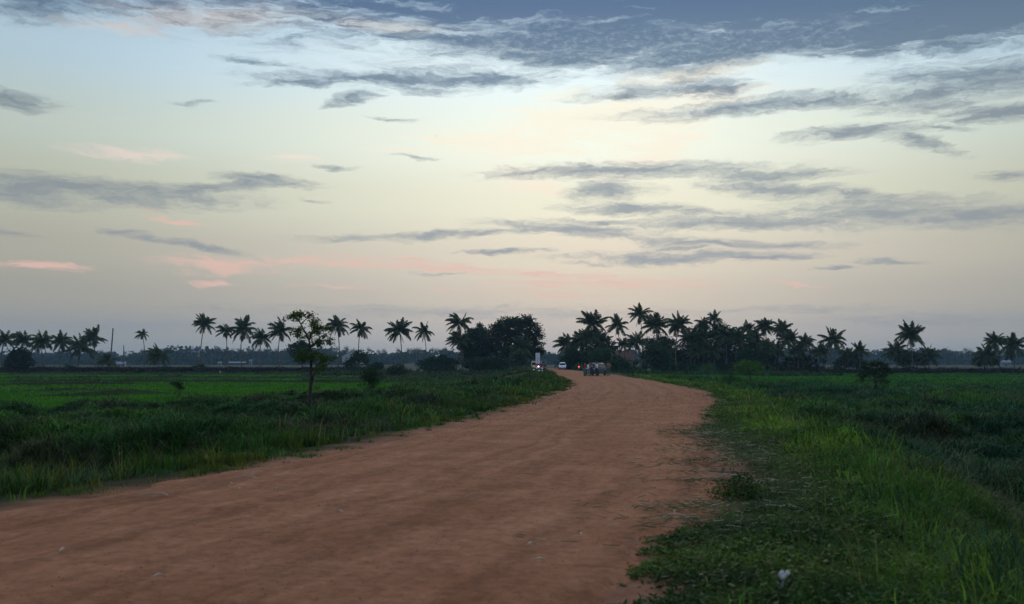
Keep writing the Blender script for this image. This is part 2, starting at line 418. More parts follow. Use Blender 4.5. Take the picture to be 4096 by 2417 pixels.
# --- right: long bright grass on the shoulder and slope
def zone_shoulder(x, y):
    o = offr(x, y)
    clip = 1 - .6 * (1 - sstep(1.2, 2.6, o)) * (1 - sstep(24, 30, y))
    return sstep(.0, .9, o + .8 * (fnoise(x / .9, y / .9, 45) - .5)) * (1 - sstep(2.9, 4.2, o)) * clip
def col_shoulder(x, y):
    g = lerpc((.038, .105, .012), (.115, .205, .019), sstep(.3, .7, fnoise(x / 1.6, y / 1.6, 64)))
    low = 1 - sstep(.6, 1.8, offr(x, y))
    g = g + (np.array([.035, .085, .018]) - g) * (low * .7)[:, None]
    dry = sstep(.6, .72, fnoise(x / 1.2, y / 1.2, 65))
    return g + (np.array([.12, .105, .05]) - g) * (dry * .55)[:, None]
P = scatter(zone_shoulder, 6.6, 130, lambda y: min(62, 1000 / y), lambda a, b: (Rx(a) - .3, min(X(4300, b), Rx(b) + 7)))
grass_object('verge_grass', P, lambda x, y: (.08 + .26 * sstep(.5, 3.0, offr(x, y))) * (.5 + .9 * fnoise(x / 1.2, y / 1.2, 95)), 15, .17, 1.1, col_shoulder, lean=(.2, 1.1), curl=(.3, 1.5))
# --- right: darker hummocks below the slope
def zone_rough_r(x, y):
    o = offr(x, y)
    return sstep(2.2, 3.8, o) * (1 - .6 * sstep(95, 130, y))
def col_rough_r(x, y):
    g = lerpc((.022, .07, .014), (.045, .12, .014), sstep(.35, .65, fnoise(x / 4, y / 4, 66)))
    cold = sstep(.45, .58, fnoise(x / 5, y / 4, 67))
    cold = np.clip(cold + 2.2 * hillock(x, y), 0, 1)
    g = g + (np.array([.018, .062, .034]) - g) * (cold * .75)[:, None]
    dead = sstep(.6, .7, fnoise(x / 1.9, y / 1.6, 68))
    return g + (np.array([.075, .062, .04]) - g) * (dead * .55)[:, None]
P = scatter(zone_rough_r, 7, 60, lambda y: min(42, 850 / y), lambda a, b: (Rx(a) + 2, X(4260, b)))
grass_object('meadow_grass', P, lambda x, y: .1 + .16 * np.clip(hillock(x, y) * 2, 0, 1) + .25 * np.clip(mound(x + 40, y) + .25, 0, 1) * (1 - .5 * sstep(15, 35, offr(x, y))) + .14 * fnoise(x / .8, y / .8, 5), 17, .22, 1.15, col_rough_r, lean=(.25, 1.15), curl=(.4, 1.6))
P = scatter(lambda x, y: zone_rough_r(x, y), 60, 160, lambda y: 520 / y, lambda a, b: (Rx(a) + 3, X(4200, b)))
grass_object('meadow_grass', P, lambda x, y: .2 + .25 * fnoise(x / 3, y / 3, 5), 10, .4, 1.3, lambda x, y: col_rough_r(x, y) * 1.1)
for zz, lim in ((lambda x, y: sstep(.8, 2, offr(x, y)) * (1 - sstep(6, 9, offr(x, y))), lambda a, b: (Rx(a), Rx(b) + 9)), (lambda x, y: sstep(.6, 2, offl(x, y)) * (1 - sstep(2.5, 5, offl(x, y))), lambda a, b: (Lx(b) - 5, Lx(b)))):
    P = scatter(lambda x, y: zz(x, y) * sstep(.5, .65, fnoise(x / 2.4, y / 2.4, 97)), 7.5, 70, lambda y: 5 if y < 25 else 110 / y, lim)
    grass_object('tall_grass_stalks', P, lambda x, y: (.26 + .24 * fnoise(x / .6, y / .6, 98)), 4, .12, .8, lambda x, y: lerpc((.10, .12, .03), (.15, .135, .06), rng.random(len(x))), lean=(.1, .5), curl=(.15, .7))
# --- mown clippings and creeping leaves on the near right shoulder: broad short leaves lying flat
def zone_clip(x, y):
    o = offr(x, y); n = fnoise(x / 1.2, y / .5, 46)
    return sstep(.1, .75, o + 1.5 * (n - .5) + .35 * (y < 11.5)) * (1 - sstep(2.6 + 1.2 * (y < 14), 4.2 + 1.2 * (y < 14), o)) * (1 - .6 * sstep(24, 32, y))
P = scatter(zone_clip, 6.2, 40, lambda y: 2400 if y < 14 else 5600 / y, lambda a, b: (Rx(a) - .8, Rx(b) + 5.5))
def leaf_litter(name, P, size, colfun, mat, zoff=.0, flat=.5):
    n = len(P); D = np.hypot(P[:, 0], P[:, 1])
    z = ground_z(P[:, 0], P[:, 1]) + zoff + rng.random(n) ** 1.5 * (.05 + .2 * fnoise(P[:, 0] / .8, P[:, 1] / .8, 88) * sstep(.2, 1.4, P[:, 0] - Rx(P[:, 1])))
    s = np.maximum(size, .0011 * D) * rng.uniform(.5, 1.5, n)
    yaw = rng.uniform(0, 2 * PI, n); pit = rng.normal(.1, flat, n); rol = rng.normal(0, flat, n)
    d = np.stack([np.cos(yaw) * np.cos(pit), np.sin(yaw) * np.cos(pit), np.sin(pit)], 1)
    sd = np.stack([-np.sin(yaw) * np.cos(rol), np.cos(yaw) * np.cos(rol), np.sin(rol)], 1)
    c = np.stack([P[:, 0], P[:, 1], z], 1)
    V = np.stack([c - d * s[:, None], c + sd * (s * .42)[:, None], c + d * s[:, None], c - sd * (s * .42)[:, None]], 1).reshape(-1, 3)
    Q = np.arange(n * 4).reshape(n, 4)
    col = np.repeat(colfun(P[:, 0], P[:, 1]) * rng.uniform(.6, 1.4, (n, 1)), 4, 0)
    return tag(npmesh(name, V, Q, mat, col=col), kind='stuff')
def col_clip(x, y):
    g = lerpc((.022, .06, .012), (.07, .125, .018), sstep(.3, .7, fnoise(x / .6, y / .6, 70)))
    d = (rng.random(len(x)) < .06).astype(float)
    return g + (np.array([.13, .12, .06]) - g) * d[:, None]
leaf_litter('creeping_weeds', P, .03, col_clip, M['grass'])
P = scatter(lambda x, y: sstep(.2, 1.0, offr(x, y)) * sstep(.45, .62, fnoise(x / .6, y / .6, 49)) * (1 - sstep(12, 15, y)), 6.2, 15, lambda y: 40, lambda a, b: (Rx(a), Rx(b) + 4))
grass_object('verge_grass', P, lambda x, y: .1 + .16 * fnoise(x / .7, y / .7, 90), 12, .13, 1.5, lambda x, y: lerpc((.03, .075, .014), (.06, .125, .018), fnoise(x, y, 69)), lean=(.2, 1.1), curl=(.3, 1.3))
# dry straw cut from the verge, strewn over the road edge
def zone_straw(x, y):
    o = offr(x, y)
    return np.exp(-((o - .5) / 1.0) ** 2) * (.12 + .88 * sstep(.48, .64, fnoise(x / 2.4, y / .5, 47))) * sstep(9, 11, y) * (1 - sstep(24, 30, y))
P = scatter(zone_straw, 9, 30, lambda y: 380, lambda a, b: (Rx(a) - 2, Rx(b) + 2.8))
n = len(P); yaw = rng.normal(0, .8, n); L = rng.uniform(.05, .2, n)
c = np.stack([P[:, 0], P[:, 1], np.maximum(ground_z(P[:, 0], P[:, 1]), .03) + .02 + .04 * rng.random(n)], 1)
d = np.stack([np.cos(yaw), np.sin(yaw), rng.normal(0, .15, n)], 1) * (L / 2)[:, None]
s = np.stack([np.zeros(n), np.zeros(n), np.ones(n)], 1) * .0028 + np.stack([-np.sin(yaw), np.cos(yaw), np.zeros(n)], 1) * .0035
V = np.stack([c - d - s, c - d + s, c + d + s, c + d - s], 1).reshape(-1, 3)
dry_ = rng.random(n)
tag(npmesh('cut_straw', V, np.arange(n * 4).reshape(n, 4), M['grass'], col=np.repeat(np.where((dry_ < .13)[:, None], lerpc((.2, .19, .12), (.4, .38, .27), rng.random(n)), lerpc((.03, .06, .018), (.09, .1, .04), rng.random(n))), 4, 0)), kind='stuff')
# --- paddies: young rice standing in the fields
def zone_rice(x, y):
    o = offl(x, y)
    return sstep(0, 3, o - field_edge_left(y) - 5 * (fnoise(x / 9, y / 9, 21) - .5)) * (.55 + .45 * fnoise(x / 2, y / 5, 73)) * (1 - sstep(38, 46, -x) * sstep(96, 103, y) * (1 - sstep(122, 130, y)) * .85)
P = scatter(zone_rice, 48, 252, lambda y: 620 / y, lambda a, b: (X(-120, b), Lx(b) - 6))
grass_object('rice_crop', P, lambda x, y: .26 + .08 * fnoise(x / 6, y / 9, 74), 6, .35, 1.5, lambda x, y: lerpc((.032, .165, .010), (.066, .19, .009), fnoise(x / 30, y / 10, 5)), lean=(.05, .4), curl=(.1, .6), vary=.25)
P = scatter(lambda x, y: sstep(14, 24, offr(x, y)) * sstep(112, 150, y + 16 * (fnoise(x / 14, y / 22, 31) - .5)) * (1 - sstep(235, 239, y)), 105, 240, lambda y: 560 / y, lambda a, b: (Rx(a) + 12, X(4250, b)))
grass_object('rice_crop', P, lambda x, y: .3 + .1 * fnoise(x / 6, y / 9, 75), 6, .35, 1.5, lambda x, y: lerpc((.025, .16, .016), (.05, .17, .012), fnoise(x / 30, y / 10, 6)), lean=(.05, .4), curl=(.1, .6), vary=.25)
# --- field bunds: low ridges of dark weedy earth between the paddies
def bund(pts, w, h, seed, taper=False):
    """pts: (photo column, distance) along the ridge"""
    P = [(X(px, D), D) for px, D in pts]
    S = []
    for (x0, y0), (x1, y1) in zip(P[:-1], P[1:]):
        k = max(2, int(abs(x1 - x0) / .9))
        S += [(x0 + (x1 - x0) * i / k, y0 + (y1 - y0) * i / k) for i in range(k)]
    S.append(P[-1]); V = []; C = []
    for k_, (x, y) in enumerate(S):
        tp = min(1, min(k_, len(S) - 1 - k_) / 9 + .05)
        y += 1.2 * (fnoise(np.array([x / 6]), np.array([seed * 1.0]), 33)[0] - .5)
        hh = 1.35 * h * (.35 + 1.1 * fnoise(np.array([x / 2.2]), np.array([seed * 3.0]), 34)[0]) + .3 * max(0, fnoise(np.array([x / 5]), np.array([seed + 9.0]), 35)[0] - .6) * 3
        for dy, zz in ((-w, -.05), (-w * .45, .8), (0, 1), (w * .5, .75), (w, -.05)):
            V.append((x, y + dy * (.3 + .7 * tp), -1.3 + (hh + .22) * zz * tp)); C.append((.035, .055, .018))
    n = len(S); idx = np.arange(n * 5).reshape(n, 5)
    Q = np.stack([idx[:-1, :-1], idx[1:, :-1], idx[1:, 1:], idx[:-1, 1:]], -1).reshape(-1, 4)
    tag(npmesh('field_bund', V, Q, M['ground'], col=np.array(C)), kind='structure')
    V = np.array(V); m = n * 26
    pick = rng.integers(0, n, m) * 5 + rng.integers(0, 5, m)
    base = V[pick] + np.stack([rng.uniform(-.5, .5, m), rng.uniform(-.3, .3, m), np.full(m, -.08)], 1)
    Dm = np.hypot(base[:, 0], base[:, 1])
    col = lerpc((.045, .048, .026), (.032, .095, .018), rng.random(m) ** .9) * rng.uniform(.6, 1.3, (m, 1))
    V2, T2, C2 = blade_mesh(base, rng.uniform(.15, .42, m), .0011 * Dm, rng.uniform(0, 6.28, m), rng.uniform(.1, .9, m), rng.uniform(.2, 1, m), col)
    tag(npmesh('bund_grass', V2, T2, M['grass'], col=C2), kind='stuff')
bund([(-100, 216), (400, 219), (1100, 221), (1500, 218), (1900, 214)], .9, .3, 1)
bund([(-100, 172), (700, 176), (1300, 172), (1700, 170)], .8, .25, 2)
bund([(-100, 143), (300, 143), (900, 141), (1300, 138), (2010, 136)], .9, .35, 3)
bund([(-100, 127), (250, 128), (640, 131)], .8, .35, 4)
bund([(-100, 97), (250, 101), (520, 104), (640, 108)], .7, .2, 5)
bund([(-100, 79), (250, 84), (480, 88), (700, 90), (850, 89)], .8, .3, 6)
bund([(2800, 205), (3200, 208), (3700, 210), (4250, 205)], .8, .2, 7)
bund([(3300, 180), (3700, 184), (4250, 178)], .7, .15, 8)

# bank scrub: dark weeds along the two earth banks and the foot of the grove
def bank_scrub(x0, x1, y0, y1, n, h, ca, cb):
    x = rng.uniform(x0, x1, n); y = rng.uniform(y0, y1, n)
    P = np.stack([x, y], 1)
    grass_object('bank_scrub', P, lambda x, y: h * (.4 + 1.1 * fnoise(x / 4, y / 4, 81)), 9, .5, 1.5, lambda x, y: lerpc(ca, cb, fnoise(x / 5, y / 3, 82)), lean=(.1, .9), curl=(.2, 1.2))
bank_scrub(-150, -34, 255.6, 262, 5200, .4, (.03, .028, .018), (.04, .042, .022))
bank_scrub(-150, -34, 262, 290, 3000, .4, (.06, .055, .035), (.04, .05, .03))
bank_scrub(56, 140, 239.6, 247, 5200, .55, (.022, .028, .014), (.03, .045, .02))
bank_scrub(14, 66, 196, 226, 4200, .8, (.02, .05, .018), (.04, .07, .02))
bank_scrub(-44, 4, 205, 262, 5200, .8, (.02, .05, .018), (.045, .06, .03))
bank_scrub(-28, 6, 140, 208, 4200, .5, (.025, .07, .018), (.05, .065, .025))

# ---------------------------------------------------------------- sky, light, air, camera
def build_world():
    w = bpy.data.worlds.new('World'); SC.world = w; w.use_nodes = True
    nt = w.node_tree; nt.nodes.clear(); lk = nt.links
    out = N(nt, 'ShaderNodeOutputWorld'); bg = N(nt, 'ShaderNodeBackground'); lk.new(bg.outputs[0], out.inputs[0])
    def math_(op, a, b=None, c=None):
        n = N(nt, 'ShaderNodeMath', operation=op)
        for i, v in enumerate((a, b, c)):
            if v is None: continue
            if isinstance(v, (int, float)): n.inputs[i].default_value = v
            else: lk.new(v, n.inputs[i])
        return n.outputs[0]
    tc = N(nt, 'ShaderNodeTexCoord'); sep = N(nt, 'ShaderNodeSeparateXYZ'); lk.new(tc.outputs['Generated'], sep.inputs[0])
    az = math_('MULTIPLY', math_('ARCTAN2', sep.outputs[0], sep.outputs[1]), 180 / PI)
    el = math_('MULTIPLY', math_('ARCSINE', sep.outputs[2]), 180 / PI)
    cmb = N(nt, 'ShaderNodeCombineXYZ'); lk.new(az, cmb.inputs[0]); lk.new(el, cmb.inputs[1])
    P0 = cmb.outputs[0]                                    # (azimuth, elevation) in degrees
    def mapping(vec, loc=(0, 0, 0), rot=(0, 0, 0), sc=(1, 1, 1), typ='POINT'):
        n = N(nt, 'ShaderNodeMapping', vector_type=typ); lk.new(vec, n.inputs[0])
        n.inputs[1].default_value = loc; n.inputs[2].default_value = rot; n.inputs[3].default_value = sc
        return n.outputs[0]
    def noise(vec, scale, det=5, rough=.6, dist=0, col=False):
        n = N(nt, 'ShaderNodeTexNoise', inp={'Scale': scale, 'Detail': float(det), 'Roughness': rough, 'Distortion': dist}); lk.new(vec, n.inputs[0])
        return n.outputs[1 if col else 0]
    def mrange(v, a, b, c=0, d=1, smooth=True):
        n = N(nt, 'ShaderNodeMapRange', inp={1: a, 2: b, 3: c, 4: d}); lk.new(v, n.inputs[0])
        if smooth: n.interpolation_type = 'SMOOTHSTEP'
        return n.outputs[0]
    def mixc(f, a, b):
        n = N(nt, 'ShaderNodeMix', data_type='RGBA')
        if isinstance(f, (int, float)): n.inputs[0].default_value = f
        else: lk.new(f, n.inputs[0])
        for i, v in ((6, a), (7, b)):
            if isinstance(v, tuple): n.inputs[i].default_value = (*v, 1)
            else: lk.new(v, n.inputs[i])
        return n.outputs[2]
    def lin(r, g, b):
        f = lambda c: (c / 255 / 12.92) if c < 10.4 else ((c / 255 + .055) / 1.055) ** 2.4
        return (f(r), f(g), f(b))
    def ramp(v, stops):
        n = N(nt, 'ShaderNodeValToRGB'); lk.new(v, n.inputs[0]); e = n.color_ramp.elements
        n.color_ramp.interpolation = 'EASE'
        while len(e) < len(stops): e.new(.5)
        for s, (p, c) in zip(e, sorted(stops)): s.position = p; s.color = (*c, 1)
        return n.outputs[0]
    # wind-drawn warping of the clouds
    wv = noise(mapping(P0, sc=(.16, .55, 1)), 1.0, 5, .6, col=True)
    sub = N(nt, 'ShaderNodeVectorMath', operation='SUBTRACT'); lk.new(wv, sub.inputs[0]); sub.inputs[1].default_value = (.5, .5, .5)
    mul = N(nt, 'ShaderNodeVectorMath', operation='MULTIPLY'); lk.new(sub.outputs[0], mul.inputs[0]); mul.inputs[1].default_value = (3.6, 1.15, 0)
    add = N(nt, 'ShaderNodeVectorMath', operation='ADD'); lk.new(P0, add.inputs[0]); lk.new(mul.outputs[0], add.inputs[1])
    wv2 = noise(mapping(add.outputs[0], sc=(.75, 2.6, 1)), 1.0, 5, .65, col=True)
    s2 = N(nt, 'ShaderNodeVectorMath', operation='SUBTRACT'); lk.new(wv2, s2.inputs[0]); s2.inputs[1].default_value = (.5, .5, .5)
    m2 = N(nt, 'ShaderNodeVectorMath', operation='MULTIPLY'); lk.new(s2.outputs[0], m2.inputs[0]); m2.inputs[1].default_value = (2.6, .62, 0)
    a2 = N(nt, 'ShaderNodeVectorMath', operation='ADD'); lk.new(add.outputs[0], a2.inputs[0]); lk.new(m2.outputs[0], a2.inputs[1])
    PW = a2.outputs[0]
    def ell(cx, cy, hw, hh, tilt=0):
        x = (cx * 1.62863 - CX) / F; a = math.atan(x); e = math.atan((HY - cy * 1.62863) / F * math.cos(a))
        k = math.degrees(1.62863 / F)
        return math.degrees(a), math.degrees(e), hw * k * math.cos(a) ** 2 , hh * k, math.radians(-tilt)
    def layer(lst, vec, gw=1, gh=1):
        acc = None
        for c in lst:
            st = c[5] if len(c) > 5 else 1
            a, e, w_, h_, t = ell(c[0], c[1], c[2] * gw, max(c[3], 6) * gh, c[4])
            mp = mapping(vec, (a, e, 0), (0, 0, t), (w_, h_, 1e7), 'TEXTURE')
            if acc is not None:      # evaluate one cloud after the other (the node stack is small)
                cb = N(nt, 'ShaderNodeCombineXYZ', inp={0: a, 1: e}); lk.new(acc, cb.inputs[2]); lk.new(cb.outputs[0], mp.node.inputs[1])
            g = N(nt, 'ShaderNodeTexGradient', gradient_type='SPHERICAL'); lk.new(mp, g.inputs[0])
            v = g.outputs[1]
            if st != 1: v = math_('MULTIPLY', v, st)
            acc = v if acc is None else math_('MAXIMUM', acc, v)
        return acc
    streak = noise(mapping(PW, rot=(0, 0, .04), sc=(.30, 2.1, 1)), 1.0, 8, .66, .4)
    puff = noise(mapping(PW, sc=(1.5, 4.2, 1)), 1.0, 6, .65, .3)
    # ---- clear sky by elevation
    e01 = math_('DIVIDE', el, 60.0)
    base = ramp(e01, [(0, lin(150, 161, 173)), (.028, lin(163, 168, 175)), (.06, lin(180, 178, 174)), (.10, lin(194, 190, 180)), (.15, lin(205, 207, 191)), (.21, lin(213, 221, 210)),
                      (.27, lin(206, 223, 228)), (.33, lin(188, 210, 224)), (.40, lin(165, 190, 212)), (.55, (.58, .70, .88)), (1, (.62, .74, .92))])
    # brightest round the place the sun went down behind, dimmer to the sides
    gl = layer([(1420, 340, 1500, 900, 0)], P0)
    gl = mrange(gl, 0, .95, 0, 1)
    gain = mrange(gl, 0, 1, .78, 1.33, False)
    sc = N(nt, 'ShaderNodeVectorMath', operation='SCALE'); lk.new(base, sc.inputs[0]); lk.new(gain, sc.inputs['Scale'])
    tv = N(nt, 'ShaderNodeVectorMath', operation='MULTIPLY'); lk.new(sc.outputs[0], tv.inputs[0]); lk.new(mixc(mrange(el, 9, 17), mixc(gl, (.97, 1, .98), (1.0, 1.0, 1.0)), mixc(mrange(gl, .1, .9), (.90, 1.0, 1.1), (1.0, 1.0, 1.0))), tv.inputs[1])
    sky = N(nt, 'ShaderNodeTexSky', sky_type='NISHITA', sun_disc=False, sun_elevation=math.radians(SUN_EL), sun_rotation=math.radians(SUN_AZ), air_density=1.2, dust_density=2.0)
    sks = N(nt, 'ShaderNodeVectorMath', operation='SCALE'); lk.new(sky.outputs[0], sks.inputs[0]); sks.inputs['Scale'].default_value = .06
    c = mixc(.96, sks.outputs[0], tv.outputs[0])
    # ---- cream clouds lit from below the horizon
    cream = layer([(1480, 290, 420, 75, -8), (1260, 355, 260, 36, 2), (1610, 365, 190, 60, -28), (1560, 262, 420, 30, -2), (1700, 228, 260, 18, -3), (1700, 185, 260, 40, -4, .8), (1300, 420, 260, 22, 4, .7), (1280, 455, 200, 26, 8, .6),
                   (560, 40, 460, 42, -4, .75), (950, 62, 260, 22, 2, .8), (240, 60, 300, 20, 0, .5), (320, 382, 210, 15, 0, .95), (720, 387, 120, 12, 0, .7), (960, 370, 120, 12, 0, .8), (1180, 350, 240, 30, 0, .8)], PW, 1.15, 1.3)
    cd = mrange(math_('MULTIPLY', mrange(cream, 0, .3), math_('ADD', cream, math_('MULTIPLY', math_('SUBTRACT', streak, .5), 2.0))), .08, .9, 0, .95)
    c = mixc(cd, c, mixc(mrange(el, 3, 14, 0, 1), lin(246, 214, 190), mixc(gl, lin(210, 200, 198), lin(255, 250, 230))))
    # ---- pink streaks low down
    pink = layer([(560, 650, 210, 26, 0), (800, 636, 240, 17, 2), (990, 632, 110, 9, 2), (1100, 655, 300, 16, 3), (1350, 672, 330, 14, 2), (1500, 694, 330, 15, 0), (1600, 685, 110, 12, 4), (90, 650, 150, 12, 2), (820, 702, 130, 8, 0), (540, 693, 90, 8, 0),
                  (1950, 701, 90, 7, 9), (440, 540, 110, 11, 4), (330, 512, 160, 8, 3, .6), (1250, 715, 240, 9, 0, .7), (1450, 728, 260, 8, 0, .6)], PW, 1.25, 1.35)
    pd = mrange(math_('MULTIPLY', mrange(pink, 0, .3), math_('ADD', pink, math_('MULTIPLY', math_('SUBTRACT', streak, .5), 2.8))), .06, 1.3, 0, .8)
    c = mixc(pd, c, lin(232, 190, 178))
    # ---- slate grey clouds
    dark = layer([(30, 243, 130, 24, 4), (90, 8, 210, 42, -4), (190, 468, 330, 36, 3), (460, 474, 180, 20, -6), (600, 455, 100, 18, -10), (650, 444, 140, 18, 4), (770, 491, 40, 7, 4, .8),
                  (380, 588, 150, 10, 8, .9), (460, 600, 180, 11, 8, .9), (60, 566, 80, 8, 4, .8), (300, 570, 70, 9, 0, .8),
                  (1090, 194, 300, 26, -2), (740, 207, 180, 13, -2), (1190, 192, 200, 30, 1), (960, 198, 360, 22, -1), (1000, 212, 200, 16, 4, .8), (870, 246, 80, 16, -14, .9), (620, 152, 110, 12, 4, .6), (690, 165, 60, 8, 0, .6), (480, 248, 60, 7, -6, .6), (960, 290, 90, 7, 4, .7),
                  (1740, 210, 130, 30, 0), (1570, 232, 180, 16, -2, .8), (1840, 262, 380, 23, -2), (2000, 250, 250, 20, 2, .9),
                  (2430, 195, 320, 55, 1), (2300, 228, 220, 26, 0, .9), (2250, 185, 160, 26, 2, .75), (2450, 288, 180, 24, 4), (2300, 258, 190, 20, 0, .8), (2110, 323, 210, 22, 0), (2240, 345, 130, 19, 20), (2290, 316, 110, 10, 14, .7), (2480, 430, 90, 16, 0, .7),
                  (1560, 422, 420, 23, 0), (1880, 430, 200, 17, 0), (1320, 424, 160, 12, -2, .8), (1500, 472, 130, 24, -2), (1550, 512, 200, 19, 3), (1700, 520, 200, 12, 4, .8), (1940, 468, 240, 23, 6), (2080, 478, 120, 14, 8), (2190, 520, 330, 42, 2), (2390, 530, 230, 34, 1),
                  (1850, 545, 430, 19, 1), (1500, 545, 200, 12, 2, .8), (1100, 577, 420, 12, -2, .9), (1400, 562, 270, 18, 3), (1520, 580, 300, 14, 4, .9), (1820, 598, 290, 14, 2), (1640, 632, 310, 18, 0), (1860, 630, 180, 12, 0), (1680, 610, 130, 9, 0, .9),
                  (1240, 618, 130, 8, 0, .9), (2180, 641, 100, 9, 3, .9), (2050, 659, 65, 7, -3, .9), (1080, 671, 80, 5, 0, .7), (360, 478, 330, 26, 1), (60, 470, 260, 34, 2), (240, 30, 160, 16, -6, .7), (1950, 760, 300, 12, 0, .55), (1100, 770, 900, 26, 0, .5), (2300, 790, 500, 22, 0, .5), (300, 800, 600, 20, 0, .5), (820, 412, 60, 8, 4, .7), (1020, 388, 70, 5, 3, .6)], PW, 1.32, 1.34)
    dd = math_('ADD', dark, math_('MULTIPLY', math_('SUBTRACT', streak, .5), 1.5))
    dd = math_('ADD', dd, math_('MULTIPLY', math_('SUBTRACT', puff, .5), .8))
    dd = math_('MULTIPLY', dd, mrange(dark, 0, .3))
    dm = mrange(dd, -.02, 1.05, 0, .9)
    # high deck across the top: smooth slate sheet, breaking into rows of small puffs along its lower side
    sheet = layer([(1290, 0, 700, 60, 3), (1850, 5, 900, 78, 0), (2400, 25, 620, 84, -2), (1000, 25, 330, 30, 5, .8), (2250, 70, 420, 40, -5, .8), (1600, -250, 2600, 330, 0, 1)], PW, 1.08, 1.32)
    sa = math_('ADD', sheet, math_('MULTIPLY', math_('SUBTRACT', streak, .5), 1.5))
    sa = mrange(math_('MULTIPLY', sa, mrange(sheet, 0, .3)), .0, .6, 0, .95)
    puffs = layer([(1480, 95, 640, 74, 2), (1850, 105, 640, 62, -4), (2150, 75, 420, 50, -6), (1400, 140, 380, 44, 3, .85), (1700, 145, 380, 44, -5, .85), (1150, 100, 300, 40, 6, .8), (1600, 215, 240, 26, 0, .55)], PW, 1.1, 1.2)
    cell = noise(mapping(P0, rot=(0, 0, -.12), sc=(1.9, 4.6, 1)), 1.0, 6, .68, .2)
    kb = mrange(puffs, .02, .62)
    kc = mrange(math_('ADD', cell, math_('MULTIPLY', kb, .22)), .34, .8, .62, .97)
    kb2 = mrange(math_('ADD', puffs, math_('MULTIPLY', math_('SUBTRACT', streak, .5), 1.3)), .02, .75)
    km = math_('MAXIMUM', sa, math_('MULTIPLY', math_('MULTIPLY', kb, kb2), kc))
    slate = ramp(e01, [(0, lin(142, 153, 165)), (.05, lin(152, 158, 167)), (.13, lin(150, 158, 165)), (.2, lin(134, 146, 157)), (.27, lin(106, 128, 149)), (.35, lin(80, 106, 143)), (.5, (.22, .30, .43)), (1, (.5, .6, .75))])
    sl = N(nt, 'ShaderNodeVectorMath', operation='SCALE'); lk.new(slate, sl.inputs[0]); lk.new(mrange(gl, 0, 1, .86, 1.08, False), sl.inputs['Scale'])
    # thin margins glow, thick cores stay dark
    c = mixc(dm, c, sl.outputs[0])
    c = mixc(km, c, sl.outputs[0])
    # overhead and behind, outside the photograph: the plain evening sky that lights the land
    lk.new(c, bg.inputs[0]); bg.inputs[1].default_value = 1.0
    w.cycles.sampling_method = 'NONE'
SUN_EL, SUN_AZ = 9.0, 5.0
build_world()

sun = bpy.data.lights.new('sun', 'SUN'); sun.energy = .5; sun.angle = math.radians(24); sun.color = (1, .86, .7)
so = link(bpy.data.objects.new('sun', sun))
sd = Vector((math.sin(math.radians(SUN_AZ)) * math.cos(math.radians(14)), math.cos(math.radians(SUN_AZ)) * math.cos(math.radians(14)), math.sin(math.radians(14))))
so.rotation_euler = sd.to_track_quat('Z', 'Y').to_euler(); so.location = sd * 200

def build_haze():
    m, nt, ns, lk = newmat('evening_air'); out = N(nt, 'ShaderNodeOutputMaterial')
    v = N(nt, 'ShaderNodeVolumePrincipled', inp={'Density': HAZE, 'Anisotropy': .2}); v.inputs['Color'].default_value = (.45, .74, 1, 1)
    lk.new(v.outputs[0], out.inputs['Volume'])
    mb = MB().box((0, 820, 11.5), (2800, 1900, 38))
    o = mb.build('haze', m, smooth=False)
    tag(o, kind='stuff')
HAZE = .00017
build_haze()

cam = bpy.data.cameras.new('camera'); co = link(bpy.data.objects.new('camera', cam)); SC.camera = co
co.location = (0, 0, CZ); co.rotation_euler = (PI / 2, 0, 0)
cam.lens = 35; cam.sensor_width = 36; cam.sensor_fit = 'HORIZONTAL'; cam.lens = 36 * F / 4096
cam.shift_y = (HY - 1208.5) / 4096; cam.clip_end = 6000
cam.dof.use_dof = True; cam.dof.focus_distance = 75; cam.dof.aperture_fstop = 2.0
SC.view_settings.view_transform = 'Standard'; SC.view_settings.look = 'None'; SC.view_settings.exposure = 0; SC.view_settings.gamma = 1
SC.cycles.use_denoising = True
SC.cycles.max_bounces = 6; SC.cycles.diffuse_bounces = 3; SC.cycles.transmission_bounces = 4; SC.cycles.volume_bounces = 0; SC.cycles.transparent_max_bounces = 8
# ---------------------------------------------------------------- foliage builders
def leaf_quads(c, size, col, up=.2, rs=None, asp=.42):
    """leaf-shaped quads with random attitude at points c"""
    r = rs or rng
    n = len(c)
    a = r.normal(0, 1, (n, 3)); a[:, 2] = a[:, 2] * .6 - up; a /= np.linalg.norm(a, axis=1)[:, None] + 1e-6
    b = np.cross(a, r.normal(0, 1, (n, 3))); b /= np.linalg.norm(b, axis=1)[:, None] + 1e-6
    s = (size * r.uniform(.6, 1.4, n))[:, None]
    V = np.stack([c - a * s, c + b * s * asp * 1.15 - a * s * .1, c + a * s, c - b * s * asp * 1.15 - a * s * .1], 1).reshape(-1, 3)
    return V, np.arange(n * 4).reshape(n, 4), np.repeat(col, 4, 0)

def crown_points(blobs, n, clump=.16, per=14, shell=.45, rs=None):
    """leaf positions: clumps spread through the blobs (x,y,z,rx,ry,rz), more of them near the surface"""
    r = rs or rng
    B = np.array(blobs, float)
    vol = (B[:, 3] * B[:, 4] * B[:, 5]) ** .7; pr = vol / vol.sum()
    m = max(4, n // per)
    bi = r.choice(len(B), m, p=pr)
    d = r.normal(0, 1, (m, 3)); d /= np.linalg.norm(d, axis=1)[:, None]
    rad = 1 - shell * r.random(m) ** 1.5
    c = B[bi, :3] + d * B[bi, 3:6] * rad[:, None]
    cs = clump * r.uniform(.6, 1.5, m)
    tone = r.uniform(0, 1, m)
    P = np.repeat(c, per, 0) + r.normal(0, 1, (m * per, 3)) * np.repeat(cs, per)[:, None] * np.array([1.15, 1.15, .8])
    return P, np.repeat(tone, per)

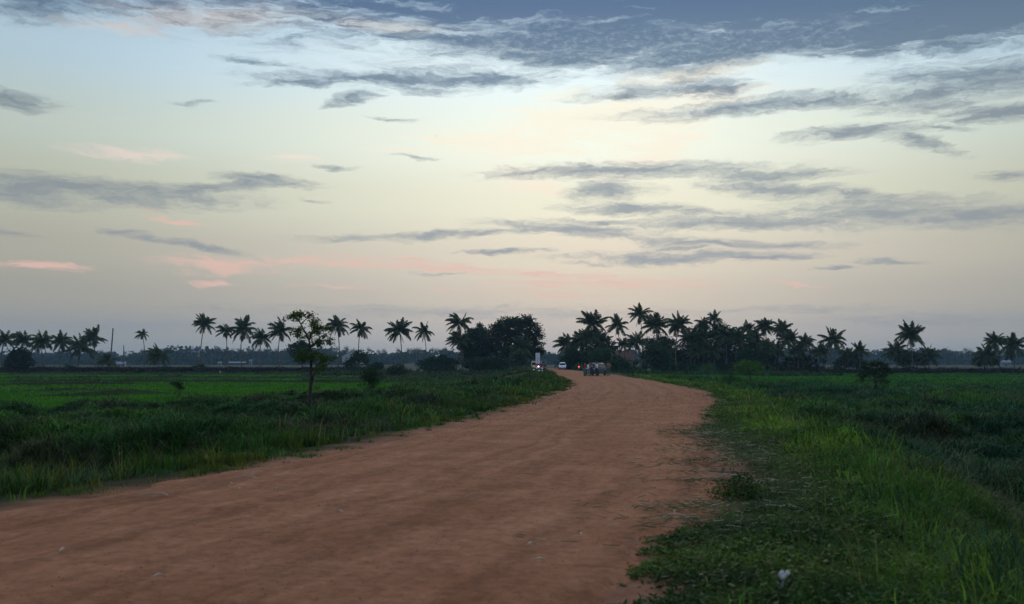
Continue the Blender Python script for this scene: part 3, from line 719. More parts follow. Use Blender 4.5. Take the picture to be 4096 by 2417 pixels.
def leafy(name, parent, blobs, n, size, ca, cb, mat=None, clump=.3, per=14, shell=.45, up=.15, asp=.42, seed=None):
    rs = np.random.default_rng(seed) if seed is not None else rng
    P, tone = crown_points(blobs, n, clump, per, shell, rs)
    col = lerpc(ca, cb, tone) * rs.uniform(.7, 1.3, (len(P), 1))
    V, Q, C = leaf_quads(P, size, col, up, rs, asp)
    return npmesh(name, V, Q, mat or M['leaf'], parent, col=C)

def branch_path(a, b, sag=.15, wig=.08, n=5):
    a = Vector(a); b = Vector(b); L = (b - a).length
    return [a.lerp(b, t) + Vector((random.gauss(0, wig) * L * .3, random.gauss(0, wig) * L * .3, sag * L * math.sin(PI * t) * (.5 if t < .5 else .7))) * (0 if t in (0, 1) else 1)
            for t in [i / n for i in range(n + 1)]]

def broadleaf(name, label, px, D, blobs, n, size, ca, cb, trunk_r=.15, group=None, cat='tree', stems=1, fork=.45, clump=.3, shell=.45, mat='leaf', base_z=None, base_px=None, asp=.42, per=14):
    """blobs given as (photo column, photo row, half width px, half height px[, depth offset m]) at distance D"""
    s = D / F
    bx = X(base_px if base_px is not None else px, D)
    z0 = gz(bx, D) if base_z is None else base_z
    t = thing(name, label, cat, (bx, D, z0), 0, group)
    B = []
    for b in blobs:
        dy = b[4] if len(b) > 4 else random.uniform(-.35, .35) * b[2] * s
        B.append((X(b[0], D) - bx, dy, Z(b[1], D) - z0, b[2] * s, max(b[2], b[3]) * s * .85, b[3] * s))
    mb = MB()
    low = min(b[2] - b[5] for b in B); ctr = Vector((sum(b[0] for b in B) / len(B), 0, sum(b[2] for b in B) / len(B)))
    for k in range(stems):
        off = Vector((random.uniform(-1, 1), random.uniform(-1, 1), 0)) * (.12 if stems > 1 else 0)
        fk = Vector((ctr.x * fork, 0, max(.25, low * .9 + fork * (ctr.z - low)))) + off * 3 * fk_scale(stems)
        tp = branch_path(Vector((0, 0, -.15)) + off, fk, 0, .05)
        r0 = trunk_r / math.sqrt(stems)
        mb.tube(tp, [r0 * (1.25 if i == 0 else 1 - .45 * i / len(tp)) for i in range(len(tp))], 7)
        for i, b in enumerate(B):
            if stems > 1 and i % stems != k: continue
            e = Vector((b[0], b[1], b[2] + .2 * b[5]))
            bp = branch_path(fk, e, .12, .1)
            mb.tube(bp, [r0 * .5 * (1 - .8 * j / len(bp)) for j in range(len(bp))], 5)
            for q in range(3):
                e2 = Vector((b[0] + random.uniform(-.8, .8) * b[3], b[1] + random.uniform(-.8, .8) * b[4], b[2] + random.uniform(-.3, .8) * b[5]))
                b2 = branch_path(bp[2], e2, .08, .12, 4)
                mb.tube(b2, [r0 * .22 * (1 - .7 * j / len(b2)) for j in range(len(b2))], 4)
    mb.build('trunk', M['bark'], t)
    leafy('crown', t, B, n, size, ca, cb, M[mat], clump, per, shell, asp=asp)
    return t
def fk_scale(s): return 1.0 if s > 1 else 0.0

# ---------------------------------------------------------------- coconut palms
def frond(VS, TS, CS, apex, az, el, L, droop, wind, ca, nl=30, lw=1.0, seedr=None, dead=False):
    """one feather leaf: a curved rib with drooping leaflets on both sides"""
    n = 9; pts = []; p = np.array(apex, float)
    d = np.array([math.cos(az) * math.cos(el), math.sin(az) * math.cos(el), math.sin(el)])
    for i in range(n + 1):
        pts.append(p.copy()); p = p + d * (L / n)
        d = d + np.array([wind * .09 * (1 + i * .12), 0, -droop * .11 * (.6 + i * .14)]); d /= np.linalg.norm(d)
    pts = np.array(pts)
    # rib as a thin flat strip in two planes
    tan = np.gradient(pts, axis=0); tan /= np.linalg.norm(tan, axis=1)[:, None]
    side = np.cross(tan, np.array([0, 0, 1.0])); side /= np.linalg.norm(side, axis=1)[:, None] + 1e-6
    nor = np.cross(side, tan)
    w = np.linspace(.085, .016, n + 1)[:, None]
    for ax in (side, nor):
        o = sum(len(v) for v in VS)
        VS.append(np.stack([pts - ax * w, pts + ax * w], 1).reshape(-1, 3))
        i = np.arange(n) * 2 + o
        TS.append(np.concatenate([np.stack([i, i + 1, i + 3], 1), np.stack([i, i + 3, i + 2], 1)]))
        CS.append(np.tile(np.array([.075, .07, .035]), (2 * (n + 1), 1)))
    t = np.linspace(.14, 1.0, nl); ii = t * n
    P = np.stack([np.interp(ii, np.arange(n + 1), pts[:, k]) for k in range(3)], 1)
    Tn = np.stack([np.interp(ii, np.arange(n + 1), tan[:, k]) for k in range(3)], 1)
    Sd = np.stack([np.interp(ii, np.arange(n + 1), side[:, k]) for k in range(3)], 1)
    ll = lw * np.sin(PI * np.clip(t * .82 + .14, 0, 1)) ** .7 * (L / 3.6)
    for sg in (-1, 1):
        dv = Sd * sg * .8 + Tn * .45 + np.array([wind * .18, 0, -.42 - .25 * random.random()]) + rng.normal(0, .12, (nl, 3))
        dv /= np.linalg.norm(dv, axis=1)[:, None]
        tip = P + dv * ll[:, None] * rng.uniform(.75, 1.15, nl)[:, None]
        tip[:, 2] -= ll * .18
        hw = Tn * (.085 * L / 3.6)
        o = sum(len(v) for v in VS)
        mid = P * .45 + tip * .55; mid[:, 2] += ll * .07
        VS.append(np.stack([P - hw * .7, P + hw * .7, mid + hw, mid - hw, tip], 1).reshape(-1, 3))
        i = np.arange(nl)[:, None] * 5 + o
        TS.append(np.concatenate([i + np.array([0, 1, 2]), i + np.array([0, 2, 3]), i + np.array([3, 2, 4])]))
        CS.append(np.repeat(np.tile(np.asarray(ca), (nl, 1)) * rng.uniform(.7, 1.3, (nl, 1)), 5, 0))

PALM_A, PALM_B = (.030, .052, .020), (.052, .075, .026)
def palm_crown(parent, apex, R, nf=22, wind=-.6, sparse=1.0, hang=.3, spear=1, nl=28, rise=0.0, seed=0, col=1.0):
    VS, TS, CS = [], [], []; dead_v = ([], [], [])
    nf = int(nf * sparse); dr_ = random.uniform(.8, 1.3)
    for k in range(nf):
        f = k / max(1, nf - 1)                        # 0 youngest, 1 oldest
        el = math.radians(82 - 104 * f ** .95 + random.gauss(0, 9)) + rise * (1 - f)
        az = k * 2.39996 + random.gauss(0, .2)
        L = R * (1.0 if f > .25 else .82 + .7 * f) * random.uniform(.85, 1.15)
        ca = np.array(PALM_A) + (np.array(PALM_B) - np.array(PALM_A)) * random.random()
        frond(VS, TS, CS, apex + np.array([math.cos(az), math.sin(az), 0]) * .1, az, el, L, random.uniform(.85, 1.7) * dr_ * (.75 + .4 * f), wind * random.uniform(.5, 1.3) * (1.1 - .6 * f), ca * col, nl)
    for k in range(int(6 * hang)):                    # old brown fronds hanging round the trunk
        az = random.uniform(0, 2 * PI)
        frond(*dead_v, apex - np.array([0, 0, .3]), az, math.radians(-48 - 25 * random.random()), R * random.uniform(.6, .85), .9, wind * .3, np.array([.075, .055, .032]), 16, .6)
    npmesh('crown', np.concatenate(VS), np.concatenate(TS), M['frond'], parent, col=np.concatenate(CS))
    if dead_v[0]: npmesh('dry_fronds', np.concatenate(dead_v[0]), np.concatenate(dead_v[1]), M['frond'], parent, col=np.concatenate(dead_v[2]))

def palm(label, cx, cy, bx, by, R, D, group, nf=22, wind=-.55, sparse=1.0, hang=.34, bow=.04, rise=0, tr=.17, name='coconut_palm', twin=None, nl=28, col=1.0):
    """crown centre (cx, cy) and foot (bx, by) in photo pixels, crown radius R in pixels, distance D"""
    s = D / F
    x0 = X(bx, D); z0 = min(gz(x0, D), Z(by, D) + .4)
    t = thing(name, label, 'palm tree', (x0, D, z0), 0, group)
    top = Vector((X(cx, D) - x0, random.uniform(-.4, .4), Z(cy, D) - z0)); H = top.z
    pts = []; rad = []
    for i in range(13):
        f = i / 12
        pts.append((top.x * f ** 1.25 + bow * H * math.sin(PI * f) * (1 if top.x <= 0 else -1), top.y * f, -.2 + (H + .2) * f))
        rad.append(tr * (1.55 - .75 * min(1, f * 7)) if f < .14 else tr * (.86 - .3 * f))
    mb = MB(); mb.tube(pts, rad, 8)
    mb.build('trunk', M['palmbark'], t)
    palm_crown(t, np.array(top), R * s * 1.16, int(nf * 1.22), wind, sparse, hang, 1, nl, rise, 0, col)
    return t

GL = 'coconut palms along the left field bank'
DL = 262
LP = [  # label, crown x, y, foot x, y, radius, options
 ('bushy coconut palm at the left edge of the view, cut by the frame', 18, 1364, 10, 1475, 46, dict(wind=-.3)),
 ('coconut palm rising out of the big round dark bush on the left bank', 92, 1362, 89, 1475, 50, dict(wind=-.5)),
 ('full coconut palm just right of the round dark bush', 172, 1370, 171, 1475, 50, dict(wind=-.5)),
 ('coconut palm with stiff upright young fronds and bare straight trunk', 245, 1372, 242, 1478, 46, dict(wind=-.1, sparse=.8, rise=.2)),
 ('wide drooping coconut palm beside the palm that leans left', 323, 1392, 313, 1474, 58, dict(wind=-.5)),
 ('slender coconut palm leaning left with crown above its neighbours', 369, 1352, 383, 1474, 47, dict(wind=-.45, bow=.02)),
 ('low stubby coconut palm at the foot of the bare dead trunk', 429, 1444, 433, 1478, 40, dict(hang=0, nf=18)),
 ('small lone coconut palm with a sparse tuft on thin trunk', 571, 1338, 576, 1474, 27, dict(sparse=.62, hang=.2, tr=.13)),
 ('squat trunkless coconut palm spreading on the bank like a fountain', 630, 1428, 630, 1478, 50, dict(hang=0, nf=26, rise=.1)),
 ('tall coconut palm with its trunk leaning right over the distant trees', 815, 1297, 799, 1470, 44, dict(wind=-.3, bow=.015)),
 ('short-crowned coconut palm, fronds blown left, beside the leaning tall one', 901, 1326, 901, 1474, 36, dict(wind=-.7, sparse=.8, tr=.14)),
 ('big full coconut palm in the middle of the left row of five', 970, 1318, 968, 1478, 54, dict(wind=-.4)),
 ('shorter coconut palm with flat dark crown, fourth in the row of five', 1045, 1355, 1043, 1478, 45, dict(wind=-.4, sparse=.9)),
 ('coconut palm with fronds swept left, next to the young roadside tree', 1122, 1325, 1118, 1478, 50, dict(wind=-.8, rise=.1)),
 ('coconut palm with one upright spear, right of the young roadside tree', 1349, 1305, 1351, 1479, 47, dict(wind=-.35)),
 ('coconut palm with drooping fronds above the small round tree', 1442, 1317, 1440, 1474, 44, dict(wind=-.35, sparse=.8)),
 ('symmetrical starburst coconut palm standing alone in mid field', 1598, 1325, 1602, 1475, 53, dict(wind=-.15, nf=26)),
 ('thin sparse coconut palm with ragged crown above the dark thicket', 1695, 1328, 1701, 1470, 42, dict(wind=-.3, sparse=.75, tr=.14)),
]
for lab, cx, cy, bx, by, R, kw in LP:
    palm(lab, cx, cy, bx, by, R, DL + random.uniform(-3, 5), GL, **kw)
GM = 'coconut palms by the bend of the road'
palm('windswept coconut palm with a crooked raised frond, left of the dark trees', 1834, 1296, 1850, 1478, 54, 252, GM, wind=-1.15, sparse=.85, rise=.15)
palm('drooping lower coconut palm in front of the windswept one', 1834, 1364, 1846, 1478, 46, 249, GM, wind=-.6, hang=.6)
palm('palm tuft peeping over the top of the dark round tree', 1919, 1312, 1917, 1478, 24, 275, GM, wind=-.2, sparse=.7)
palm('dull brownish coconut palm in front of the big spreading tree', 2084, 1396, 2068, 1490, 56, 243, GM, wind=-.3, hang=1.4, col=1.15)
GR = 'coconut palms of the right grove'
RP = [
 ('short coconut palm arching over the road behind the white hatchback', 2263, 1383, 2275, 1480, 50, 262, dict(wind=-.75)),
 ('tall coconut palm with wide drooping fronds at the left of the grove', 2374, 1298, 2379, 1480, 60, 250, dict(wind=-.4, rise=.15)),
 ('coconut palm with a slim red-brown trunk and long lower fronds', 2470, 1305, 2472, 1480, 48, 250, dict(wind=-.3, sparse=.75, tr=.15)),
 ('tallest coconut palm of the grove on a thin bare trunk', 2559, 1259, 2562, 1480, 48, 255, dict(wind=-.15, sparse=.8, tr=.15)),
 ('broad coconut palm with hanging fronds right of the tallest one', 2622, 1304, 2625, 1480, 58, 250, dict(wind=-.45, hang=.8)),
 ('coconut palm on a long pale trunk in the middle of the grove', 2715, 1300, 2708, 1482, 54, 236, dict(wind=-.2, nf=25)),
 ('palm head standing above the dense round trees', 2859, 1277, 2856, 1480, 38, 258, dict(wind=-.1, sparse=.8)),
 ('smaller palm head just left of the one above the dense trees', 2814, 1297, 2816, 1480, 33, 262, dict(wind=-.2)),
 ('palm half sunk in the foliage left of the grove centre', 2319, 1368, 2325, 1480, 48, 254, dict(wind=-.6)),
 ('dark low palm beneath the tall palm at the left of the grove', 2412, 1366, 2410, 1480, 38, 247, dict(wind=-.2)),
 ('palm with one long frond reaching right beside the slim trunk', 2440, 1392, 2438, 1480, 40, 246, dict(wind=.3, sparse=.7)),
 ('small bushy palm between the slim trunk and the tallest palm', 2494, 1378, 2494, 1480, 33, 248, dict(wind=-.2)),
 ('low palm with a pale curved trunk in front of the grove gap', 2545, 1370, 2566, 1482, 44, 232, dict(wind=-.4)),
 ('bushy palm with scruffy dark crown past the dense trees', 2992, 1321, 2994, 1480, 40, 255, dict(wind=-.1, hang=.8)),
 ('coconut palm with upright tips and curtains of hanging fronds', 3060, 1307, 3062, 1482, 44, 250, dict(wind=-.1, hang=1.1, nf=26)),
 ('coconut palm with a pale trunk leaning right at the grove edge', 3130, 1319, 3112, 1482, 42, 240, dict(wind=-.2, bow=.01)),
 ('low spreading palm behind the leaning pale trunk', 3156, 1362, 3158, 1482, 46, 247, dict(wind=-.1)),
 ('low palm with a stiff central tuft at the right end of the grove', 3219, 1375, 3217, 1484, 40, 246, dict(wind=-.05, rise=.2)),
 ('tall coconut palm standing clear of the grove on its right', 3329, 1361, 3326, 1484, 52, 245, dict(wind=-.1, rise=.1)),
 ('dark low palm between the clear-standing palm and the field shrub', 3386, 1424, 3380, 1484, 42, 246, dict(wind=-.1, hang=.8)),
 ('short palm with upright tuft behind the field shrub', 3437, 1404, 3437, 1482, 38, 247, dict(wind=-.1, rise=.25)),
 ('slanting low palm left of the tall lone palm on the right bank', 3584, 1409, 3586, 1484, 48, 245, dict(wind=-.2)),
 ('tall lone coconut palm with full round crown on the right bank', 3643, 1342, 3645, 1487, 57, 244, dict(wind=-.1, rise=.15, nf=27)),
 ('low wide palm right of the tall lone palm on the right bank', 3709, 1424, 3714, 1487, 48, 245, dict(wind=-.1)),
 ('thin low palm squeezed in front of the tall lone palm', 3620, 1440, 3567, 1484, 34, 247, dict(wind=-.1, sparse=.7)),
 ('low palm on two crossing trunks near the right edge', 3945, 1424, 3948, 1484, 52, 246, dict(wind=-.2)),
 ('palm with upright dark tuft behind the low one near the right edge', 3977, 1370, 3998, 1484, 46, 248, dict(wind=-.2, rise=.2)),
 ('rightmost coconut palm with wide arching fronds', 4051, 1382, 4055, 1484, 56, 245, dict(wind=-.05, rise=.1)),
]
for lab, cx, cy, bx, by, R, D, kw in RP: palm(lab, cx, cy, bx, by, R, D, GR, **kw)

EX = [('half hidden palm in the front of the dense dark grove, left part', 2755, 1352, 44, 240), ('palm crown pressed against the great dark tree mass', 2806, 1350, 42, 238), ('drooping palm in the dark middle of the grove', 2900, 1345, 46, 240), ('palm crown before the right shoulder of the great dark mass', 2952, 1352, 44, 239),
      ('low drooping palm under the great dark mass', 2850, 1405, 44, 236), ('low palm crown above the smallest pale tree', 2786, 1408, 40, 235), ('palm crown just left of the palm with hanging curtains', 3022, 1352, 40, 242), ('low palm crown behind the umbrella tree', 3066, 1392, 42, 236),
      ('low palm beside the leaning pale trunk, darker and bushier', 3110, 1400, 40, 241), ('palm crown between the two right-hand low palms', 3190, 1402, 40, 243), ('low palm beneath the broad hanging palm', 2662, 1388, 42, 240), ('palm crown tucked beneath the tall left palm', 2352, 1352, 44, 246),
      ('low palm near the roadside thicket, left end of the grove', 2292, 1412, 40, 240), ('low palm at the far right of the grove before the clear-standing palm', 3282, 1408, 38, 244)]
for lab, cx, cy, R, D in EX: palm(lab, cx, cy, cx + random.uniform(-8, 8), 1482, R, D, GR, wind=random.uniform(-.4, 0), hang=.5, nf=20)
def sapling_palm(label, px, py, R, D):
    z0 = gz(X(px, D), D); t = thing('young_palm', label, 'palm tree', (X(px, D), D, z0), 0, 'young palms on the banks')
    mb = MB(); mb.tube([(0, 0, -.1), (0, 0, .45)], [.12, .08], 7); mb.build('trunk', M['palmbark'], t)
    palm_crown(t, np.array([0, 0, .4]), R * D / F * 1.3, 12, -.1, 1, 0, 0, 18, .25)
sapling_palm('baby palm on the left bank between two bare trunks', 273, 1460, 18, 258)

# banana plants: broad paddle leaves, on the right bank
def banana(label, px, py, D, h):
    x0 = X(px, D); z0 = gz(x0, D); t = thing('banana_plant', label, 'plant', (x0, D, z0), 0, 'banana plants at the edge of the grove')
    V, Q, C = [], [], []; mb = MB()
    for st in range(2):
        sx = random.uniform(-.5, .5) * st; hh = h * random.uniform(.5, .62)
        mb.tube([(sx, 0, -.1), (sx * 1.2, .05, hh)], [.14, .08], 7)
        for k in range(7):
            az = k * 2.4 + random.random(); L = h * random.uniform(.42, .6); p = np.array([sx * 1.2, .05, hh]); el = math.radians(random.uniform(40, 82))
            d = np.array([math.cos(az) * math.cos(el), math.sin(az) * math.cos(el), math.sin(el)]); ring = []
            for i in range(7):
                w = .26 * math.sin(PI * min(1, .08 + i / 6.3)) + .02
                sd = np.cross(d, [0, 0, 1]); sd = sd / (np.linalg.norm(sd) + 1e-6)
                ring.append((p - sd * w, p, p + sd * w)); p = p + d * L / 6; d = d + np.array([-.04, 0, -.2 - .05 * i]); d /= np.linalg.norm(d)
            o = len(V)
            for r in ring: V += [r[0] + np.array([0, 0, -.05]), r[1], r[2] + np.array([0, 0, -.05])]
            for i in range(6):
                b = o + i * 3; Q += [(b, b + 1, b + 4, b + 3), (b + 1, b + 2, b + 5, b + 4)]
            g = np.array([.035, .075, .022]) * random.uniform(.7, 1.3); C += [g] * 21
    mb.build('stem', M['bark'], t); npmesh('leaves', V, Q, M['frond'], t, col=np.array(C))
for lab, px, D, h in (('banana plant in the dark gap of the grove, tall and narrow', 2537, 236, 3.2), ('banana plant beside the pale curved palm trunk', 2585, 234, 2.4), ('banana plant right of the leaning pale palm trunk', 3170, 243, 2.9),
                      ('banana plant under the stiff-tufted low palm', 3232, 243, 3.0), ('banana plant left of the clear-standing tall palm', 3300, 243, 3.6), ('banana plant in the gap before the clear-standing palm', 3262, 244, 3.3),
                      ('small banana plant left of the tall lone palm', 3612, 243, 2.2), ('banana plant among dark stems at the grove edge', 3110, 239, 3.0)):
    banana(lab, px, 0, D, h)

# ---------------------------------------------------------------- broadleaf trees and shrubs
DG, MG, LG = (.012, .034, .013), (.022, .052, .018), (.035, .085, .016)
broadleaf('rounded_tree', 'dense dark rounded tree left of the big spreading tree', 1905, 262,
          [(1880, 1370, 34, 34), (1925, 1350, 34, 34), (1905, 1335, 30, 22), (1945, 1385, 28, 36), (1880, 1415, 36, 34), (1925, 1425, 38, 34), (1865, 1390, 22, 30)], 7000, .36, DG, MG, .3, clump=.45)
broadleaf('spreading_tree', 'tall spreading dark tree beside the road sign with sky gaps', 2070, 256,
          [(1985, 1325, 34, 26), (2020, 1300, 34, 26), (2062, 1292, 34, 22), (2098, 1285, 36, 20), (2125, 1315, 34, 26), (2148, 1345, 26, 18), (2152, 1385, 26, 20), (1975, 1360, 26, 24), (2030, 1345, 38, 28), (2085, 1340, 40, 30),
           (2120, 1380, 36, 24), (1990, 1400, 34, 26), (2040, 1400, 38, 30), (2085, 1410, 38, 26), (2130, 1420, 30, 20), (2160, 1408, 18, 12)], 13000, .32, (.016, .03, .012), (.026, .046, .016), .45, clump=.42, shell=.5)
broadleaf('leafy_shrub', 'thicket of dark shrubs below the rounded tree', 1915, 246,
          [(1870, 1455, 30, 18), (1910, 1450, 36, 20), (1950, 1452, 34, 22), (1985, 1462, 30, 22), (1930, 1475, 50, 16)], 4200, .26, (.02, .042, .016), (.035, .06, .02), .1, stems=4, cat='shrub')
broadleaf('leafy_shrub', 'dark undergrowth around the foot of the big spreading tree', 2040, 240,
          [(2000, 1450, 30, 30), (2040, 1470, 36, 26), (2075, 1450, 30, 34), (2105, 1470, 24, 24), (2020, 1485, 40, 18), (2090, 1488, 30, 14)], 5200, .24, DG, (.022, .044, .016), .1, stems=4, cat='shrub')
broadleaf('leafy_shrub', 'wide dark thicket in the field left of the windswept palm', 1755, 238,
          [(1700, 1462, 30, 22), (1735, 1452, 34, 24), (1775, 1448, 36, 24), (1810, 1455, 26, 22), (1750, 1475, 70, 18), (1760, 1430, 12, 10)], 5200, .25, DG, (.022, .046, .017), .1, stems=5, cat='shrub')
broadleaf('leafy_shrub', 'greyish rounded shrub alone before the wide thicket', 1588, 200,
          [(1570, 1478, 22, 18), (1600, 1475, 22, 20), (1588, 1490, 34, 16), (1560, 1490, 14, 12)], 2300, .19, (.03, .045, .022), (.05, .065, .03), .07, stems=4, cat='shrub')
broadleaf('leafy_shrub', 'low dark shrub right of the small round tree', 1508, 246, [(1495, 1466, 18, 10), (1518, 1464, 18, 11), (1415, 1474, 14, 7)], 1300, .24, DG, MG, .07, stems=3, cat='shrub')
broadleaf('small_tree', 'small flat-crowned dark tree on the bank below a drooping palm', 1440, 250,
          [(1400, 1448, 24, 12), (1425, 1430, 26, 16), (1450, 1432, 24, 18), (1435, 1415, 22, 10), (1465, 1445, 14, 14), (1390, 1455, 16, 8)], 2200, .24, DG, (.024, .05, .02), .14, clump=.3)
broadleaf('rounded_tree', 'round dark tree standing half behind the young roadside tree', 1205, 232,
          [(1180, 1398, 26, 24), (1205, 1385, 26, 24), (1228, 1400, 24, 26), (1195, 1418, 28, 18), (1215, 1428, 20, 16)], 3800, .24, (.018, .045, .016), (.032, .068, .02), .16, base_px=1211, clump=.3, fork=.2)
broadleaf('leafy_shrub', 'big round dark bush around the palm foot on the left bank', 72, 258,
          [(55, 1445, 34, 26), (90, 1425, 34, 32), (72, 1420, 26, 26), (110, 1445, 22, 28), (70, 1462, 52, 14)], 4200, .28, (.010, .018, .010), (.017, .028, .014), .1, stems=4, cat='shrub', group='bushes on the left bank')
for lab, px, py, w, h, D in (('tiny bush on the dark bank left of the leaning tall palm', 780, 1472, 8, 5, 262), ('small round bush beside the leaning tall palm foot', 805, 1467, 9, 8, 262),
                          ('small weedy bush on the bank below the wide drooping palm', 292, 1474, 16, 7, 257), ('low weedy bush under the palm right of the round bush', 160, 1474, 18, 6, 257), ('low brown bush beside the squat fountain palm', 668, 1478, 20, 6, 257)):
    broadleaf('leafy_shrub', lab, px, D, [(px, py, w, h), (px + w * .4, py + 1, w * .6, h * .8)], 420, .2, DG, MG, .04, stems=2, cat='shrub', group='bushes on the left bank')
# the right grove
G2 = 'broadleaf trees of the right grove'
broadleaf('layered_tree', 'layered green tree behind the parked grey car', 2400, 222,
          [(2385, 1410, 34, 10), (2415, 1406, 34, 9), (2400, 1425, 40, 10), (2440, 1430, 34, 12), (2365, 1430, 24, 12), (2470, 1445, 34, 16)], 3600, .2, (.025, .06, .024), (.045, .09, .03), .14, G2, clump=.26)
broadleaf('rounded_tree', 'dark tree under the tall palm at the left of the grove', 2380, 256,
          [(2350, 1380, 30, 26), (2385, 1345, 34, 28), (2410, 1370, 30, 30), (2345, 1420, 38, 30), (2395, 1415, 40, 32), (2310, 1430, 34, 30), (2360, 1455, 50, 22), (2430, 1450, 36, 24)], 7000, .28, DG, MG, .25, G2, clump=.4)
broadleaf('leafy_shrub', 'dark sloping thicket at the roadside behind the red tail light', 2290, 232,
          [(2262, 1440, 20, 26), (2290, 1430, 26, 34), (2285, 1465, 36, 20), (2320, 1450, 26, 30), (2340, 1470, 30, 18), (2240, 1462, 14, 16)], 4200, .25, DG, (.022, .042, .016), .1, stems=4, cat='shrub', group=G2)
broadleaf('rounded_tree', 'mid green bushy tree in front of the grove gap', 2610, 226,
          [(2590, 1400, 28, 20), (2625, 1395, 32, 22), (2650, 1420, 28, 22), (2600, 1425, 34, 20), (2640, 1445, 34, 24), (2670, 1450, 28, 30)], 5200, .22, (.022, .052, .024), (.035, .075, .028), .16, G2, clump=.3)
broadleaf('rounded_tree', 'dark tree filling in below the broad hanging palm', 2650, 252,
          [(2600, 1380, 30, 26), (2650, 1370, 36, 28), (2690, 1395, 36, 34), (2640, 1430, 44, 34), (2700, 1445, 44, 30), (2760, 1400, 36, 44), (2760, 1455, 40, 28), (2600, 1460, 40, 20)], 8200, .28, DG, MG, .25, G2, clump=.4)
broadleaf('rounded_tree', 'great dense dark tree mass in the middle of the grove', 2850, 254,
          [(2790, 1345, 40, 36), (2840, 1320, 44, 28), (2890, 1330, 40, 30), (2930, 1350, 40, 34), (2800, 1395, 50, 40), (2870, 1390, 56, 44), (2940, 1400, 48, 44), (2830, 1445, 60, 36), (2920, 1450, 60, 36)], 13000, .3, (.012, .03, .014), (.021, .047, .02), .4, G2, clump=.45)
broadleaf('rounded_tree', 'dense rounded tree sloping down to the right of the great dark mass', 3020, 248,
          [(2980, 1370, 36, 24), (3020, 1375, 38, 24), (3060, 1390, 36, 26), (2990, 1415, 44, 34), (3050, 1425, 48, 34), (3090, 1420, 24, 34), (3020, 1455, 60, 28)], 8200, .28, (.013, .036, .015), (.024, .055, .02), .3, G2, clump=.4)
broadleaf('rounded_tree', 'rounded bushy tree in front of the dense sloping one', 3000, 232,
          [(2975, 1420, 30, 20), (3010, 1412, 34, 20), (3040, 1430, 28, 22), (2990, 1445, 40, 22)], 3600, .22, (.014, .04, .018), (.024, .058, .022), .2, G2, clump=.32)
broadleaf('leafy_shrub', 'shrubs along the foot of the grove right of the parked grey car', 2480, 212,
          [(2450, 1462, 22, 22), (2480, 1455, 26, 24), (2505, 1470, 24, 20), (2530, 1475, 22, 14), (2470, 1485, 36, 12)], 3600, .2, (.02, .045, .018), (.035, .065, .024), .08, stems=4, cat='shrub', group=G2)
broadleaf('leafy_shrub', 'low shrubs under the long pale palm trunk', 2690, 228,
          [(2640, 1478, 28, 14), (2680, 1472, 30, 18), (2740, 1470, 30, 22), (2780, 1480, 36, 16)], 3000, .22, DG, MG, .08, stems=4, cat='shrub', group=G2)
broadleaf('leafy_shrub', 'dark undergrowth at the foot of the great dense tree', 2890, 236, [(2830, 1480, 36, 16), (2880, 1478, 40, 18), (2940, 1480, 40, 16), (3000, 1482, 40, 14), (3060, 1482, 36, 14)], 4200, .24, DG, MG, .08, stems=5, cat='shrub', group=G2)
broadleaf('leafy_shrub', 'dark undergrowth between the low palms right of the grove', 3170, 248, [(3120, 1470, 30, 20), (3160, 1455, 34, 28), (3210, 1450, 34, 32), (3250, 1465, 28, 20), (3290, 1478, 26, 12)], 4200, .25, DG, (.02, .042, .017), .08, stems=5, cat='shrub', group=G2)
broadleaf('leafy_shrub', 'dark scrub beneath the low palms behind the field shrub', 3400, 250, [(3370, 1455, 30, 22), (3410, 1440, 30, 26), (3440, 1462, 26, 18), (3345, 1476, 20, 10)], 2800, .25, DG, (.018, .036, .016), .08, stems=4, cat='shrub', group=G2)
broadleaf('leafy_shrub', 'dark scrub beneath the tall lone palm on the right bank', 3640, 249, [(3610, 1440, 30, 24), (3650, 1430, 26, 26), (3690, 1445, 26, 18), (3640, 1476, 24, 9)], 2400, .25, (.012, .024, .012), (.018, .034, .015), .08, stems=4, cat='shrub', group=G2)
broadleaf('leafy_shrub', 'dark scrub beneath the low palm near the right edge', 3940, 250, [(3915, 1440, 26, 24), (3950, 1430, 28, 26), (3980, 1445, 22, 20)], 2200, .25, (.012, .024, .012), (.018, .034, .015), .08, stems=4, cat='shrub', group=G2)
# small trees standing in the right field
G3 = 'small trees in the right field'
broadleaf('small_tree', 'small bright green umbrella tree in the right field', 3000, 122,
          [(2960, 1468, 26, 14), (2985, 1456, 28, 14), (3015, 1454, 26, 13), (3035, 1470, 20, 16), (3000, 1475, 34, 14), (2965, 1488, 26, 10), (3025, 1488, 20, 8)], 3600, .075, (.045, .13, .02), (.09, .2, .028), .14, G3, clump=.12, stems=2, fork=.35, base_z=-1.28)
broadleaf('small_tree', 'smallest thin pale green tree at the foot of the grove', 2831, 165,
          [(2822, 1472, 16, 14), (2842, 1466, 15, 12), (2850, 1480, 12, 10), (2815, 1485, 12, 9)], 1100, .085, (.04, .1, .03), (.075, .15, .045), .09, G3, clump=.16, stems=2, base_z=-1.25)
broadleaf('field_shrub', 'dark many-stemmed shrub with open crown in the right field', 3505, 85,
          [(3450, 1500, 20, 16), (3475, 1465, 26, 18), (3505, 1455, 26, 14), (3535, 1470, 24, 18), (3555, 1492, 16, 14), (3520, 1500, 26, 16), (3535, 1530, 20, 16), (3440, 1525, 14, 8), (3485, 1490, 24, 14), (3550, 1480, 14, 10)], 3600, .06, (.010, .028, .008), (.02, .046, .012), .15, G3, clump=.1, stems=4, fork=.3, cat='shrub')
